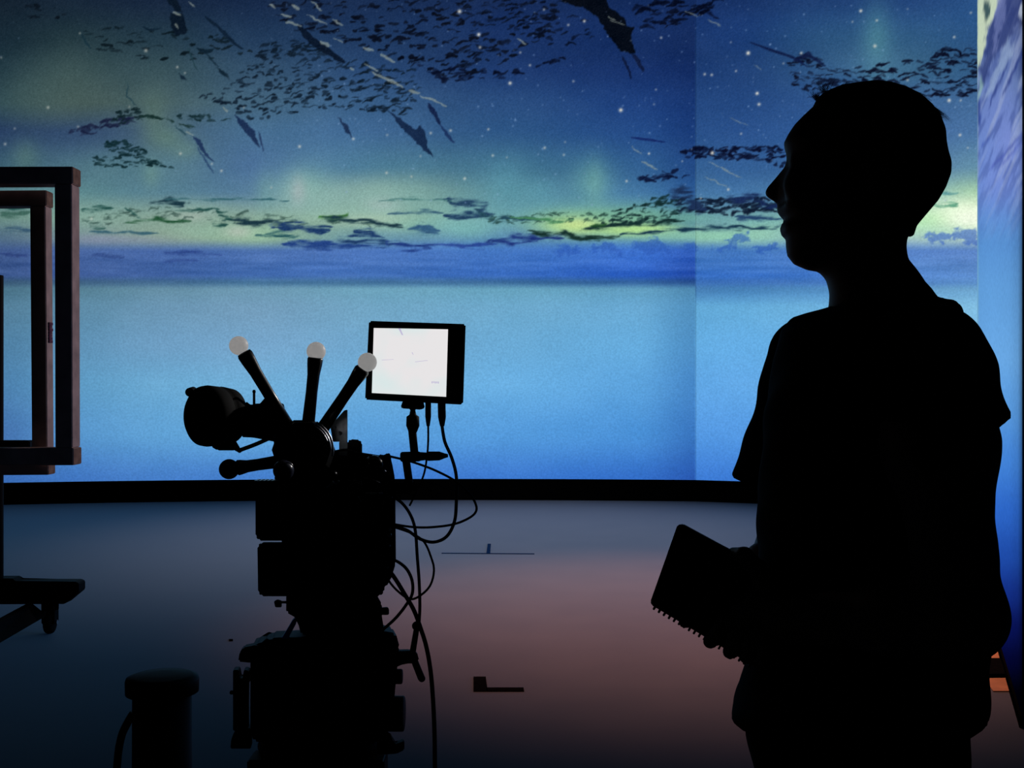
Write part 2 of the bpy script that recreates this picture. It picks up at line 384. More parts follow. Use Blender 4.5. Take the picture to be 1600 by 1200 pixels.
    c.flock([(310,150),(360,135),(410,70),(470,60),(560,95),(640,105),(660,140),(640,180),(560,172),(490,168),(430,185),(395,190),(350,165)], 400, (8,15), 2.9, (22,44,68), .8, -.15, 3)
    c.flock([(640,100),(790,112),(830,95),(900,85),(870,100),(790,125),(690,128)], 46, (9,18), 3.4, (14,26,62), .8, -.05, 4)
    c.flock([(120,45),(250,40),(330,50),(400,80),(380,100),(300,92),(200,92),(130,70)], 62, (8,17), 3, (16,36,48), .75, 0, 5)
    c.flock([(10,8),(80,5),(110,25),(60,32),(15,20)], 14, (8,16), 3, (14,26,40), .6, 0, 6)
    c.flock([(108,206),(150,190),(200,182),(215,190),(160,202),(140,214)], 46, (10,18), 3, (34,44,88), .7, -.2, 7)
    c.flock([(172,190),(185,172),(215,168),(225,185),(200,192)], 34, (6,12), 2.6, (22,52,60), .8, 0, 8)
    c.flock([(215,180),(250,183),(300,200),(300,196),(270,190)], 26, (7,14), 2.4, (34,72,70), .8, .2, 9)
    c.flock([(275,180),(300,176),(365,186),(350,190),(280,186)], 24, (7,14), 2.4, (30,66,76), .8, .1, 10)
    c.flock([(140,255),(165,225),(190,218),(225,235),(240,248),(275,262),(220,260),(150,262)], 120, (7,13), 2.6, (22,62,72), .8, .1, 11)
    c.flock([(985,0),(1130,0),(1115,22),(1060,38),(1000,50),(988,30)], 56, (12,24), 4, (8,18,50), .8, -.15, 12)
    c.flock([(1062,238),(1090,230),(1228,228),(1225,262),(1180,250),(1075,248)], 110, (9,16), 3.6, (14,24,66), .8, 0, 13)
    c.flock([(992,284),(1010,272),(1055,264),(1082,272),(1075,282),(1030,280)], 20, (12,22), 4, (18,34,84), .8, -.1, 14)
    c.flock([(1238,98),(1260,84),(1300,108),(1390,100),(1440,92),(1484,70),(1540,76),(1600,70),(1600,150),(1440,150),(1280,165),(1240,135)], 330, (10,22), 3.0, (18,28,62), .85, .05, 15, .4)
    c.flock([(1060,308),(1110,312),(1218,308),(1225,330),(1110,338),(1060,330)], 130, (10,20), 3.6, (22,42,74), .75, 0, 16)
    c.flock([(950,330),(990,318),(1040,304),(1062,304),(1060,346),(940,352)], 110, (7,14), 2.6, (30,70,72), .75, -.1, 17)
    c.flock([(760,335),(860,332),(950,335),(950,345),(840,350),(770,348)], 70, (7,13), 2.2, (50,100,90), .6, -.05, 18)
    c.flock([(125,330),(300,320),(460,340),(600,350),(600,362),(440,350),(130,350)], 80, (10,22), 2, (60,104,96), .5, 0, 19)
    c.stroke([(1172,66),(1205,78),(1240,90),(1262,104)], 4.5, (14,26,64), .9, 1)
    c.stroke([(1240,96),(1262,84),(1290,104)], 6, (14,24,60), .8, 2)
    c.stroke([(985,215),(1010,218),(1040,222)], 4, (16,32,90), .85, 1)
    # horizon cloud bands
    G, N, T = (32,76,72), (28,58,104), (26,54,66)
    for s in [([(128,329),(150,326),(173,325)],5,G),([(236,318),(262,315),(278,322),(289,320)],9,T),([(262,312),(330,312),(350,310),(445,313)],2.6,(50,96,106)),
              ([(198,327),(212,334),(223,342)],3,G),([(196,348),(240,344),(296,344)],5,(36,84,56)),([(270,329),(300,330),(351,327)],3,G),([(349,330),(364,347)],5,G),
              ([(332,350),(353,350)],5,G),([(355,342),(385,347),(460,347)],10,T),([(432,354),(470,355),(512,358)],11,N),([(405,367),(440,364),(468,368)],6,(30,80,90)),
              ([(449,378),(508,384),(592,386)],9,(34,66,132)),([(520,372),(570,376),(616,383)],9,N),([(502,339),(530,342),(548,338)],5,(60,120,50)),([(506,341),(560,345),(624,354)],8,T),
              ([(551,365),(575,366),(598,371)],8,N),([(139,356),(160,355)],6,G),([(135,363),(245,364)],3,(54,96,112)),([(0,322),(30,326),(45,323)],6,G),([(0,338),(45,336)],6,(60,100,90)),
              ([(0,360),(46,359)],5,(50,84,110)),([(0,397),(46,399)],5,(44,68,128)),
              ([(146,400),(190,399)],5,(50,78,140)),([(255,399),(300,395),(340,398)],6,(50,78,146)),([(255,409),(310,409)],4,(54,84,152)),
              ([(600,379),(640,384),(680,386)],9,(32,58,126)),([(600,350),(630,352)],8,T),([(638,359),(660,356),(684,360)],10,(52,92,126)),([(606,333),(650,331),(698,332)],4.5,(46,84,110)),
              ([(590,315),(640,311),(700,313)],3,(60,110,110)),([(694,312),(735,320),(772,334)],14,(36,66,96)),([(698,337),(760,337)],7,(34,64,96)),([(745,328),(775,345),(845,344)],9,(38,74,92)),
              ([(676,383),(730,386),(770,384)],5,(44,74,150)),([(762,381),(808,373),(884,366)],12,(28,48,116)),([(826,361),(880,365),(910,376),(965,370)],6,(22,48,44)),
              ([(800,340),(860,345),(900,342)],4,(70,130,90)),
              ([(908,362),(940,355),(1000,349),(1066,344)],6.5,(22,48,48)),([(930,352),(950,348)],8,(34,74,44)),([(970,367),(1040,360),(1112,357),(1222,355)],5.5,(22,52,74)),
              ([(1150,340),(1190,343),(1225,341)],8,(36,66,104)),([(1135,315),(1165,309),(1220,322)],12,(24,42,84)),([(1040,312),(1065,300),(1085,318),(1110,328)],14,(28,48,84)),
              ([(1465,303),(1492,301)],4,(90,150,150)),([(1460,318),(1500,319)],5,(96,160,130)),([(1105,18),(1130,30)],3,(10,20,50))]:
        c.wisp(s[0], s[1]*1.25 if s[1] > 6 else s[1]*1.6, s[2], 1.)
    for s in [([(868,393),(885,391),(904,397)],13),([(930,391),(950,388),(972,396)],15),([(988,389),(1020,384),(1048,390)],19),([(1118,390),(1140,384),(1152,378)],9),([(1145,367),(1172,376)],15),([(1180,390),(1215,388)],14),
              ([(1445,372),(1490,368)],14),([(1490,368),(1530,370)],20),([(1070,390),(1088,388)],12)]:
        c.stroke(s[0], s[1]*1.1, (44,88,176) if s[0][0][0] < 1400 else (58,98,190), .62, 11, soft=5)
    # large dark shards and their tails
    for p, col in [([(872,-60),(945,-60),(947,0),(953,12),(975,28),(980,41),(991,44),(986,54),(988,66),(993,83),(985,84),(970,80),(950,55),(932,25),(910,12),(878,3)],(4,8,16)),
              ([(256,-30),(270,-20),(276,0),(287,21),(272,15),(262,2)],(10,22,36)),([(265,20),(286,22),(292,51),(275,57),(267,42)],(10,22,36)),
              ([(306,75),(318,77),(335,75),(330,82),(322,84),(311,81)],(14,32,46)),([(338,103),(350,111),(356,122),(346,117)],(14,32,46)),
              ([(301,213),(312,217),(322,240),(338,254),(325,247),(313,234)],(28,48,84)),([(366,178),(385,191),(398,204),(407,231),(400,226),(388,212),(374,196)],(24,42,76)),
              ([(527,182),(544,197),(550,216),(541,207)],(26,44,76)),([(606,172),(625,184),(640,196),(650,203),(657,196),(664,205),(668,231),(678,247),(664,236),(645,218),(627,200)],(18,36,66)),
              ([(280,113),(286,118),(291,127),(283,122)],(18,36,52))]:
        c.poly(p, col, .93, 2.5)
    for s in [([(972,86),(980,104),(987,124)],4,(10,20,50)),([(988,84),(998,96),(1006,112)],6,(12,22,52)),([(322,84),(332,95),(342,106)],2.5,(16,36,50)),
              ([(308,228),(320,250),(334,272)],2.5,(36,62,100)),([(352,113),(358,124)],2,(18,36,50)),([(318,24),(340,42),(362,64),(380,77)],5.5,(12,28,46)),
              ([(669,162),(678,176),(688,194)],7,(14,26,60)),([(688,194),(698,210),(710,223)],5,(24,44,86)),([(466,40),(484,60),(505,76),(540,98)],12,(8,18,34)),
              ([(200,130),(198,150),(212,164)],2.5,(38,66,76)),([(274,196),(292,212)],3,(36,66,80)),([(126,50),(134,66),(142,78)],4,(22,46,58)),([(404,205),(412,236)],3,(30,48,84)),
              ([(222,42),(232,46),(254,45)],4,(16,34,50)),([(893,96),(897,108)],2,(20,40,90)),([(292,70),(303,100),(308,110)],3,(30,56,66))]:
        c.stroke(s[0], s[1], s[2], .85, 2)
    lt = (150, 160, 150)
    for s in [([(439,22),(456,28)],5),([(446,34),(472,41)],4.5),([(478,22),(512,40)],3),([(519,30),(536,40)],3),([(500,64),(514,73)],6),([(566,74),(584,80)],4),([(595,85),(617,97)],5),
              ([(568,100),(592,111)],3.5),([(580,112),(605,124),(630,136)],5.5),([(638,141),(656,146)],6),([(656,149),(676,156),(699,167)],4),([(455,7),(469,15)],6),([(486,2),(503,17)],3),
              ([(545,106),(553,110)],3),([(808,60),(822,69)],3.5),([(1104,30),(1126,41)],2.2),([(1003,252),(1029,265)],3),([(1106,252),(1160,279)],2.6),([(1100,275),(1138,293)],2.2),
              ([(950,26),(962,32)],2.6),([(952,32),(977,39)],2.6),([(986,228),(1004,242)],1.6),([(1138,182),(1170,198)],1.4),([(1178,100),(1190,110)],1.4),([(274,37),(278,46)],5),([(270,18),(284,24)],5),
              ([(294,4),(305,10)],3),([(290,205),(304,212)],3),([(420,6),(432,12)],3),([(1070,16),(1092,26)],2),([(348,168),(356,174)],2.5),([(520,60),(536,66)],2)]:
        c.stroke(s[0], s[1]*.85, lt, .62, 2.4, soft=1.3)
    # stars
    for x, y, r, a in [(718,18,4.2,.9),(748,54,3.8,.9),(750,74,3,.7),(797,130,3.6,.9),(850,15,2.4,.6),(888,39,2.6,.6),(913,33,3,.8),(970,172,4,1),(1014,240,2.4,.8),(1113,239,3.6,1),
                       (1101,116,2.8,.7),(1112,117,2.8,.7),(1169,83,4,1),(1183,146,3.4,1),(1186,163,3.4,.8),(1150,111,2.4,.6),(1033,59,2.6,.6),(1022,163,2.2,.4),(1025,140,2.2,.5),(896,127,2.6,.5),
                       (813,82,2.4,.6),(851,231,3,.6),(881,242,2.6,.5),(979,283,2.6,.7),(763,202,2.6,.6),(673,208,2.8,.6),(704,204,3,.6),(604,270,2.8,.6),(643,276,2.6,.5),(726,279,3,.7),
                       (605,211,2.6,.4),(657,244,2.2,.4),(468,229,3.2,.7),(552,217,3,.6),(346,267,2.8,.6),(331,256,2.4,.5),(282,240,3,.6),(228,79,3.6,.6),(75,168,3.2,.5),(8,225,3,.5),(122,198,2.6,.4),
                       (277,105,2.8,.5),(289,114,2.4,.4),(23,201,2.4,.4),(2,90,2.4,.4),(125,52,2.6,.4),(381,168,2.4,.4),(143,342,3,.5),(424,293,2.4,.4),(202,167,2.6,.35),(770,243,2.8,.6),(828,102,2.6,.6),
                       (883,222,2.2,.4),(792,246,2.2,.4),(1066,252,2,.5),(1345,17,3.2,.9),(1370,32,2.6,.7),(1367,72,3.6,.8),(1332,34,2.2,.5),(1491,58,2.8,.7),(1483,157,3.6,.9),(1501,157,2.4,.6),
                       (1500,211,3,.8),(1512,231,2.2,.5),(1517,20,2.4,.6),(1252,83,3,.7),(1224,99,2.2,.5),(1418,125,2.6,.6),(1158,209,2.4,.6),(1138,296,2.8,.8),(1095,310,2.4,.6),(1142,66,2.2,.4),(1418,14,2,.4)]:
        c.star(x, y, r*.72, (222, 218, 205), a)
    r = random.Random(4)
    for i in range(520):
        x, y = r.uniform(420, 1600) if i % 5 else r.uniform(0, 1600), r.uniform(-50, 330)
        c.star(x, y, r.uniform(.7, 1.5), (150, 180, 220), r.uniform(.15, .55)*(.5 if x < 500 else 1))
    # fine variation: sea streaks, grain, soft light on the open water
    st = (fbm(c.X*.012, c.Y*.16, 90, 4)-.5)
    band = np.exp(-((c.Y-418)/28)**2); c.im += (st*band*34)[..., None]
    c.im += ((fbm(c.X*.02, c.Y*.03, 95, 3)-.5)*7)[..., None]
    fade = np.clip((470-c.Y)/30, 0, 1)
    c.im += (np.random.RandomState(3).normal(0, 3.4, c.im.shape[:2])*fade)[..., None]
    g_ = c.im.mean(2, keepdims=True); k_ = (.10*np.clip((900-c.X)/900, 0, 1)*np.clip((c.Y-300)/60, 0, 1))[..., None]; c.im = c.im*(1-k_)+g_*k_
    return c

def paint_side():
    c = Canvas(1500, -60, 1640, 1100)
    rows = [0, 60, 120, 200, 300, 380, 460, 560, 640, 720, 800, 870, 930, 980, 1035, 1085]
    cols = [1527, 1550, 1575, 1590, 1600]
    a = []
    for y, k in zip(rows, [(92,104,160),(94,112,164),(102,126,178),(104,132,196),(104,138,208),(88,144,208),(96,156,216),(104,166,226),(88,152,220),(66,130,214),(44,100,196),(30,74,166),(18,44,128),(8,18,84),(3,5,44),(0,0,6)]):
        a.append([tuple(v*f for v in k) for f in (1.0, 1.02, 1.0, .92, .5)])
    c.im = c.table(rows, cols, a)
    c.blob(1560, 160, 40, 60, (110,126,196), .4); c.blob(1580, 230, 30, 50, (132,146,216), .5); c.blob(1560, 280, 40, 40, (124,140,214), .4)
    # rock-like streaked picture seen on the side wall
    n = fbm((c.X-1527)*.17+c.Y*.075, c.Y*.02-(c.X-1527)*.03, 130, 5)
    f = np.clip(1-(c.Y-230)/170, 0, 1)*np.clip((n-.47)*9, 0, 1); f = f[..., None]*.38
    c.im = c.im*(1-f)+np.array((48, 66, 130))*f
    n2 = fbm((c.X-1527)*.14+c.Y*.06+9, c.Y*.016+3, 140, 5); f = (np.clip(1-(c.Y-240)/140, 0, 1)*np.clip((n2-.52)*8, 0, 1))[..., None]*.5
    c.im = c.im*(1-f)+np.array((158, 172, 206))*f
    c.poly([(1527,-60),(1565,-60),(1562,0),(1553,25),(1546,40),(1543,45),(1538,85),(1531,100),(1527,104)], (196,212,184), .95, 3)
    c.poly([(1536,0),(1547,0),(1547,22),(1542,34),(1538,30)], (40,66,76), .85, 4)
    c.poly([(1530,103),(1540,90),(1543,42),(1560,20),(1570,-60),(1600,-60),(1600,10),(1592,35),(1580,55),(1568,75),(1552,95),(1540,120),(1532,140),(1527,150)], (40,54,108), .7, 9)
    c.poly([(1560,-60),(1575,-60),(1572,20),(1562,50),(1556,80),(1552,84)], (116,128,180), .6, 7)
    c.poly([(1600,0),(1600,30),(1590,22),(1594,8)], (172,182,200), .9, 2)
    c.poly([(1575,58),(1581,66),(1583,78),(1574,100),(1566,110),(1560,124),(1552,140),(1546,150),(1536,152),(1545,128),(1560,100)], (158,180,206), .5, 7)
    for s in [([(1575,100),(1560,130),(1552,150),(1545,170)],3,(36,52,120)),([(1600,78),(1580,120),(1566,150)],4,(40,56,124)),([(1530,150),(1529,175),(1531,200)],6,(34,54,130)),
              ([(1533,230),(1545,215)],3,(60,84,170)),([(1600,205),(1570,240),(1545,265)],4,(72,88,170)),([(1600,220),(1560,262)],3,(80,96,180)),([(1531,120),(1533,135),(1530,155)],5,(150,190,180))]:
        c.stroke(s[0], s[1], s[2], .7, 3, soft=2)
    e = np.exp(-((c.X-1527)/1.6)**2)[..., None]*.35*np.clip(1-(c.Y-500)/300, 0, 1)[..., None]
    c.im = c.im*(1-e)+np.array((150, 190, 160))*e
    return c

LED_Z0, LED_Z1 = .25, 6.0
def led_wall(name, label, canvas, xs, depth, zs, parent_loc, thick=.16, edge=None):
    """xs: picture columns, depth(px)->distance, zs: heights; a curved emitting face with its cabinet behind and its black plinth below"""
    root = empty(name, parent_loc, label, 'video wall')
    xs = np.asarray(xs, float); d = depth(xs); X = (xs-800)/F*d; nx, nz = len(xs), len(zs)
    co = np.zeros((nz, nx, 3)); co[..., 0] = X[None]; co[..., 1] = d[None]; co[..., 2] = np.asarray(zs)[:, None]
    py = 600-F*(co[..., 2]-EYE)/co[..., 1]; px = np.broadcast_to(xs, py.shape)
    col = lin(canvas.sample(px.ravel(), py.ravel()))
    idx = np.arange(nz*nx).reshape(nz, nx)
    q = np.stack([idx[:-1, :-1], idx[:-1, 1:], idx[1:, 1:], idx[1:, :-1]], -1).reshape(-1, 4)
    me = bpy.data.meshes.new('display'); me.vertices.add(nz*nx); me.vertices.foreach_set('co', co.astype('f').ravel())
    me.loops.add(q.size); me.loops.foreach_set('vertex_index', q.ravel().astype('i'))
    me.polygons.add(len(q)); me.polygons.foreach_set('loop_start', np.arange(0, q.size, 4, dtype='i'))
    me.update(calc_edges=True)
    at = me.color_attributes.new('picture', 'FLOAT_COLOR', 'POINT')
    at.data.foreach_set('color', np.concatenate([col, np.ones((len(col), 1))], 1).astype('f').ravel())
    o = link('display', me, M['led'], root); tag(o, 'glowing picture face')
    # cabinet shell behind and the plinth below
    k = np.linspace(0, nx-1, 24).astype(int)
    def shell(nm, z0, z1, off, th, m):
        bm = bmesh.new(); A = []
        for j, i in enumerate(k):
            i2, i1 = min(i+1, nx-1), max(i-1, 0)
            t = Vector((X[i2]-X[i1], d[i2]-d[i1], 0)).normalized(); nrm = Vector((-t.y, t.x, 0))
            p = Vector((X[i], d[i], 0))
            A.append([bm.verts.new(p+nrm*a+Vector((0, 0, z))) for a, z in ((off, z0), (off+th, z0), (off+th, z1), (off, z1))])
        for j in range(len(A)-1):
            for c_ in range(4): bm.faces.new((A[j][c_], A[j][(c_+1) % 4], A[j+1][(c_+1) % 4], A[j+1][c_]))
        bm.faces.new(A[0]); bm.faces.new(A[-1][::-1])
        return done(bm, nm, m, root)
    shell('cabinet', zs[0], zs[-1], .004, thick, M['cabinet'])
    shell('plinth', 0, zs[0]-.001, -.01, thick+.02, M['plinth'])
    return root
def zrows(d, fine_top, fine_bot, step, coarse, z0, z1):
    """heights: fine where the picture is detailed"""
    zt, zb = EYE+(600-fine_top)/F*d, EYE+(600-fine_bot)/F*d
    a = list(np.linspace(z0, zb, coarse, endpoint=False)); b = list(np.arange(zb, min(zt, z1), step/F*d))
    return a+b+([z1] if z1-b[-1] > .01 else [])
main = paint_main()
pc = np.polyfit([-150, 0, 300, 600, 900, 1087], [12.8, 13.05, 13.42, 13.6, 13.55, 13.45], 3)
dl = lambda x: np.polyval(pc, x)
def dr(px):   # straight wall from the corner
    x0, y0 = (1087-800)/F*dl(1087.), dl(1087.); x1, y1 = (1700-800)/F*12.0, 12.0
    k = (np.asarray(px)-800)/F; s = (x1-x0)/(y1-y0); return (x0-s*y0)/(k-s)
zs = zrows(13.4, -25, 470, 1.5, 60, LED_Z0, LED_Z1)
led_wall('led_wall', 'long curved blue LED video wall with aurora clouds behind the camera rig', main, np.arange(-140, 1087.1, 1.5), dl, zs, (-.6, 13.5, 0))
led_wall('led_wall', 'shorter LED video wall right of the corner seam, behind the man\'s face and head', main, np.arange(1087.4, 1640, 1.6), dr, zs, (4.2, 13.0, 0))
def ds(px):   # near side wall, steeply seen
    x0, y0 = (1580-800)/F*5.14, 5.14; s = .355; k = (np.asarray(px)-800)/F; return (x0-s*y0)/(k-s)
side = paint_side()
led_wall('led_wall', 'near side LED video wall at the right picture edge, streaked violet and blue', side, np.arange(1527, 1597.6, 1.4), ds, list(np.linspace(.05, 4.4, 430)), (2.9, 6.6, 0), thick=.12)

# ------------------------------------------------------------------ marks on the floor
def fl(px, py):
    d = F*EYE/(py-600); return Vector(((px-800)/F*d, d, 0))
def decal(bm, pts, h=.002):
    prism(bm, [fl(*p)+Vector((0, 0, .0004)) for p in pts], Vector((0, 0, h)))
bm = bmesh.new()
a, b = fl(740, 1081), fl(760, 1058)
prism(bm, [fl(740, 1081), fl(762, 1081), fl(759, 1058), fl(740, 1058)], Vector((0, 0, .003)))
prism(bm, [fl(760, 1081), fl(819, 1081), fl(818, 1075), fl(760, 1075)], Vector((0, 0, .003)))
tag(done(bm, 'tape_mark', M['tape']), 'black L-shaped tape mark on the brown floor right of the tripod', 'tape')
bm = bmesh.new(); prism(bm, [fl(760, 865), fl(766, 865), fl(767, 850), fl(762, 850)], Vector((0, 0, .003)))
tag(done(bm, 'tape_mark', M['bluetape']), 'short dark blue tape strip on the floor near the far wall', 'tape')
bm = bmesh.new(); prism(bm, [fl(690, 865.2), fl(835, 866.2), fl(835, 865), fl(690, 864)], Vector((0, 0, .002)))
tag(done(bm, 'floor_seam', M['bluetape']), 'thin dark seam line across the far floor under the blue strip', 'seam')
bm = bmesh.new(); decal(bm, [(358, 1002), (364, 1002), (364, 999), (358, 999)])
tag(done(bm, 'floor_spot', M['tape']), 'tiny dark spot on the floor left of the tripod', 'mark')

# orange floor light painted as a thin sheet by the side wall
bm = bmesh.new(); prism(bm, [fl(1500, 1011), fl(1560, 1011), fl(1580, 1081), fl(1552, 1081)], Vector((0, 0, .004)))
tag(done(bm, 'floor_light_patch', mat('painted_orange_light', (.085, .038, .015), .8, spec=.1, noise=.2, scale=9)), 'orange light pool on the floor, laid as a coloured sheet at the foot of the side wall', 'painted light')
bm = bmesh.new()  # low black bar across the sheet
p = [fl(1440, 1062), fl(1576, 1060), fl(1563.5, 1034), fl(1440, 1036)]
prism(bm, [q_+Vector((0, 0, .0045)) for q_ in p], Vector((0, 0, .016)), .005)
tag(done(bm, 'black_bar', M['tape']), 'low black bar crossing the orange sheet behind the man', 'bar')

# ------------------------------------------------------------------ wooden frames on the rolling stand
def rail(root, name, a, b, dep, m=None, bev=.004):
    bm = bmesh.new(); box(bm, a, b, bev)
    o = done(bm, name, [M['wood'], M['woodend']], root)
    if m is not None:
        for f in o.data.polygons: f.material_index = m if abs(f.normal.x) > .9 else 0
    return o
def wood_frame(label, d, thick, xr, ztop, zbot, rw, xl, rot, over):
    root = empty('wooden_frame', (xr, d, zbot), label, 'frame', group='wooden frames on the rolling stand')
    x0 = xl
    o = []
    o.append(rail(root, 'top_rail', (x0, d, ztop-rw), (xr+over, d+thick, ztop), thick, 1))
    o.append(rail(root, 'bottom_rail', (x0, d, zbot), (xr+over, d+thick, zbot+rw), thick, 1))
    o.append(rail(root, 'side_rail', (xr-rw, d+.002, zbot+rw+.001), (xr, d+thick-.004, ztop-rw-.001), thick))
    o.append(rail(root, 'side_rail', (x0, d+.002, zbot+rw+.001), (x0+rw, d+thick-.004, ztop-rw-.001), thick))
    root.rotation_euler = (0, rot, 0)
    return root
zz = lambda py, d: EYE+(600-py)/F*d
xx = lambda px, d: (px-800)/F*d
wood_frame('larger timber frame on the left stand, nearer and higher of the two', 6.0, .115, xx(113, 6), zz(260, 6), zz(727, 6), .09, xx(-330, 6), math.radians(-.15), .006)
f2 = wood_frame('timber frame seen through the nearer one, hanging lower', 6.14, .095, xx(74, 6.14), zz(297, 6.14), zz(742, 6.14), .083, xx(-372, 6.14), math.radians(-.45), .006)
bm = bmesh.new()
for k in range(7):
    zc = zz(505+k*4.6, 6.2); box(bm, (xx(74, 6.14)-.0068, 6.165, zc-.011), (xx(74, 6.14)+.0018, 6.165+random.Random(k).uniform(.03, .05), zc+.003))
done(bm, 'stamp_mark', M['stamp'], f2)
st = empty('rolling_stand', (-2.9, 6.4, 0), 'black rolling stand with casters carrying the wooden frames at the left edge', 'stand')
bm = bmesh.new(); xp = xx(-6, 6.34)
cyl(bm, (xp, 6.34, .3), (xp, 6.34, zz(430, 6.34)), .038, bev=.004); done(bm, 'post', M['black'], st, False)
bm = bmesh.new(); cyl(bm, (xp-1.35, 6.34, .3), (xp-1.35, 6.34, zz(430, 6.34)), .038, bev=.004); done(bm, 'post', M['black'], st)
bm = bmesh.new(); box(bm, (xp-1.4, 6.30, zz(705, 6.34)), (xp+.2, 6.38, zz(688, 6.34)), .006)
for q in (.05, -1.0):
    box(bm, (xp+q, 6.0+.118, zz(712, 6.34)), (xp+q+.06, 6.31, zz(700, 6.34)), .004)
done(bm, 'cross_bar', M['black'], st)
bm = bmesh.new(); prism(bm, [P(-420, 906, 6.3), P(20, 904, 6.3), P(24, 909, 6.3), P(118, 909, 6.3), P(123, 912, 6.3), P(123, 925, 6.3), P(100, 944, 6.3), P(-420, 946, 6.3)], Vector((0, .1, 0)), .004)
done(bm, 'base_bar', M['black'], st)
bm = bmesh.new(); prism(bm, [P(52, 944, 6.26), P(-60, 1005, 5.4), P(-60, 1040, 5.4), P(74, 962, 6.26)], Vector((-.05, .07, 0)), .004)
done(bm, 'diagonal_foot', M['black'], st)
for (cx, cy, dd) in ((78, 982, 6.33), (-290, 982, 6.33)):
    c0 = P(cx, 0, dd); R_ = .062
    bm = bmesh.new(); cyl(bm, (c0.x-.02, dd, R_), (c0.x+.022, dd, R_), R_, bev=.012)
    wh = done(bm, 'caster', M['rubber'], st, True)
    bm = bmesh.new(); box(bm, (c0.x-.035, dd-.03, .06), (c0.x-.026, dd+.03, .19), .002); box(bm, (c0.x+.028, dd-.03, .06), (c0.x+.037, dd+.03, .19), .002)
    box(bm, (c0.x-.035, dd-.035, .125), (c0.x+.037, dd+.035, .2), .004)
    cyl(bm, (c0.x, dd, .19), (c0.x, dd, .225), .018)
    done(bm, 'fork', M['black'], wh)
    bm = bmesh.new(); cyl(bm, (c0.x-.04, dd, R_), (c0.x+.042, dd, R_), .012); done(bm, 'axle', M['silver'], wh)
# ------------------------------------------------------------------ round container
d = 3.2; rc = 56/F*d; cxx = xx(253.5, d); top = zz(1056, d)
ct = empty('round_container', (cxx, d, 0), 'black cylindrical container with an overhanging lid on the floor left of the tripod', 'container')
bm = bmesh.new(); lathe(bm, (cxx, d, 0), (cxx, d, 1), [(0, rc*.76), (.01, rc*.79), (.05, rc*.79), (.06, rc*.82), (top-.03, rc*.80)], 48); done(bm, 'body', M['black'], ct, True)
bm = bmesh.new(); lathe(bm, (cxx, d, top-.048), (cxx, d, 9), [(0, rc*.9), (.003, rc*.99), (.036, rc*1.0), (.045, rc*.97), (.051, rc*.8), (.054, rc*.3)], 48); done(bm, 'lid', M['black'], ct, True)
tube('handle', [P(208, 1115, d), P(200, 1128, d), P(190, 1150, d), P(184, 1185, d), P(184, 1230, d), P(206, 1238, d)], .011, M['black'], ct)

# ------------------------------------------------------------------ cinema camera rig
D = 2.3
def dv(t): return Vector((-.164, 1, -.10))*t      # the rig is turned a little and tilted down
def px2(v, d=D): return v/F*d
cr = empty('cinema_camera', P(505, 950, D+.12), 'black cinema camera seen from behind with eyepiece and batteries, on the tripod', 'camera')
back = Vector((0, .30, 0))
def outl(pts, d=D): return [P(x, y, d) for x, y in pts]
bm = bmesh.new(); prism(bm, outl([(440, 745), (600, 742), (612, 752), (618, 770), (619, 880), (612, 902), (604, 918), (592, 925), (440, 930)], D+.045), dv(.24), .006)
done(bm, 'body', M['black'], cr)
bm = bmesh.new(); prism(bm, outl([(399, 757), (404, 751), (600, 751), (604, 757), (605, 838), (598, 845), (404, 845), (399, 838)]), dv(.045), .004)
bt = done(bm, 'battery', M['black'], cr)
bm = bmesh.new(); prism(bm, outl([(402, 853), (407, 848), (596, 848), (601, 854), (601, 925), (594, 932), (408, 932), (403, 926)]), dv(.045), .004)
done(bm, 'battery', M['black'], cr)
# cooling ribs along the top edge
bm = bmesh.new()
for k in range(12): box(bm, P(401+k*6.4, 756, D+.002), P(401+k*6.4+2.6, 748.5, D+.04)+Vector((0, 0, 0)))
done(bm, 'cooling_ribs', M['gloss'], cr)
# right side connector panel
bm = bmesh.new(); prism(bm, outl([(598, 760), (614, 762), (616, 890), (606, 908), (598, 908)], D+.02), dv(.03), .003)
cp = done(bm, 'connector_panel', M['black'], cr)
for (x, y, r) in ((608, 827, 3.2), (608, 836, 3.6), (608, 853, 2.4), (605, 886, 2.6)):
    bm = bmesh.new(); cyl(bm, P(x, y, D+.02), P(x, y, D+.02)-dv(.008), px2(r), bev=.0008); done(bm, 'connector', M['silver'], cp, True)
# top gear: plate, handle, wireless box, knobs
bm = bmesh.new(); prism(bm, outl([(428, 742), (434, 716), (470, 704), (560, 706), (598, 712), (612, 730), (616, 750), (610, 758), (430, 756)], D+.08), dv(.16), .006)
done(bm, 'top_plate', M['black'], cr)
bm = bmesh.new(); prism(bm, outl([(543, 689), (548, 686), (562, 687), (566, 692), (566, 716), (543, 716)], D+.06), dv(.05), .003)
done(bm, 'accessory_box', M['gloss'], cr)
bm = bmesh.new(); prism(bm, outl([(516, 666), (538, 641), (543, 640), (543, 672), (530, 690), (520, 690)], D+.05), dv(.01), .001)
prism(bm, outl([(530, 668), (543, 664), (543, 712), (530, 712)], D+.052), dv(.02), .001)
br = done(bm, 'bracket', M['silver'], cr)
br.data.materials.clear(); br.data.materials.append(M['silver'])
for (x, y, r) in ((523, 668, 2.6), (531, 677, 3.4)):
    bm = bmesh.new(); cyl(bm, P(x, y, D+.05), P(x, y, D+.044), px2(r), bev=.0006); done(bm, 'bolt', M['silver'], br, True)
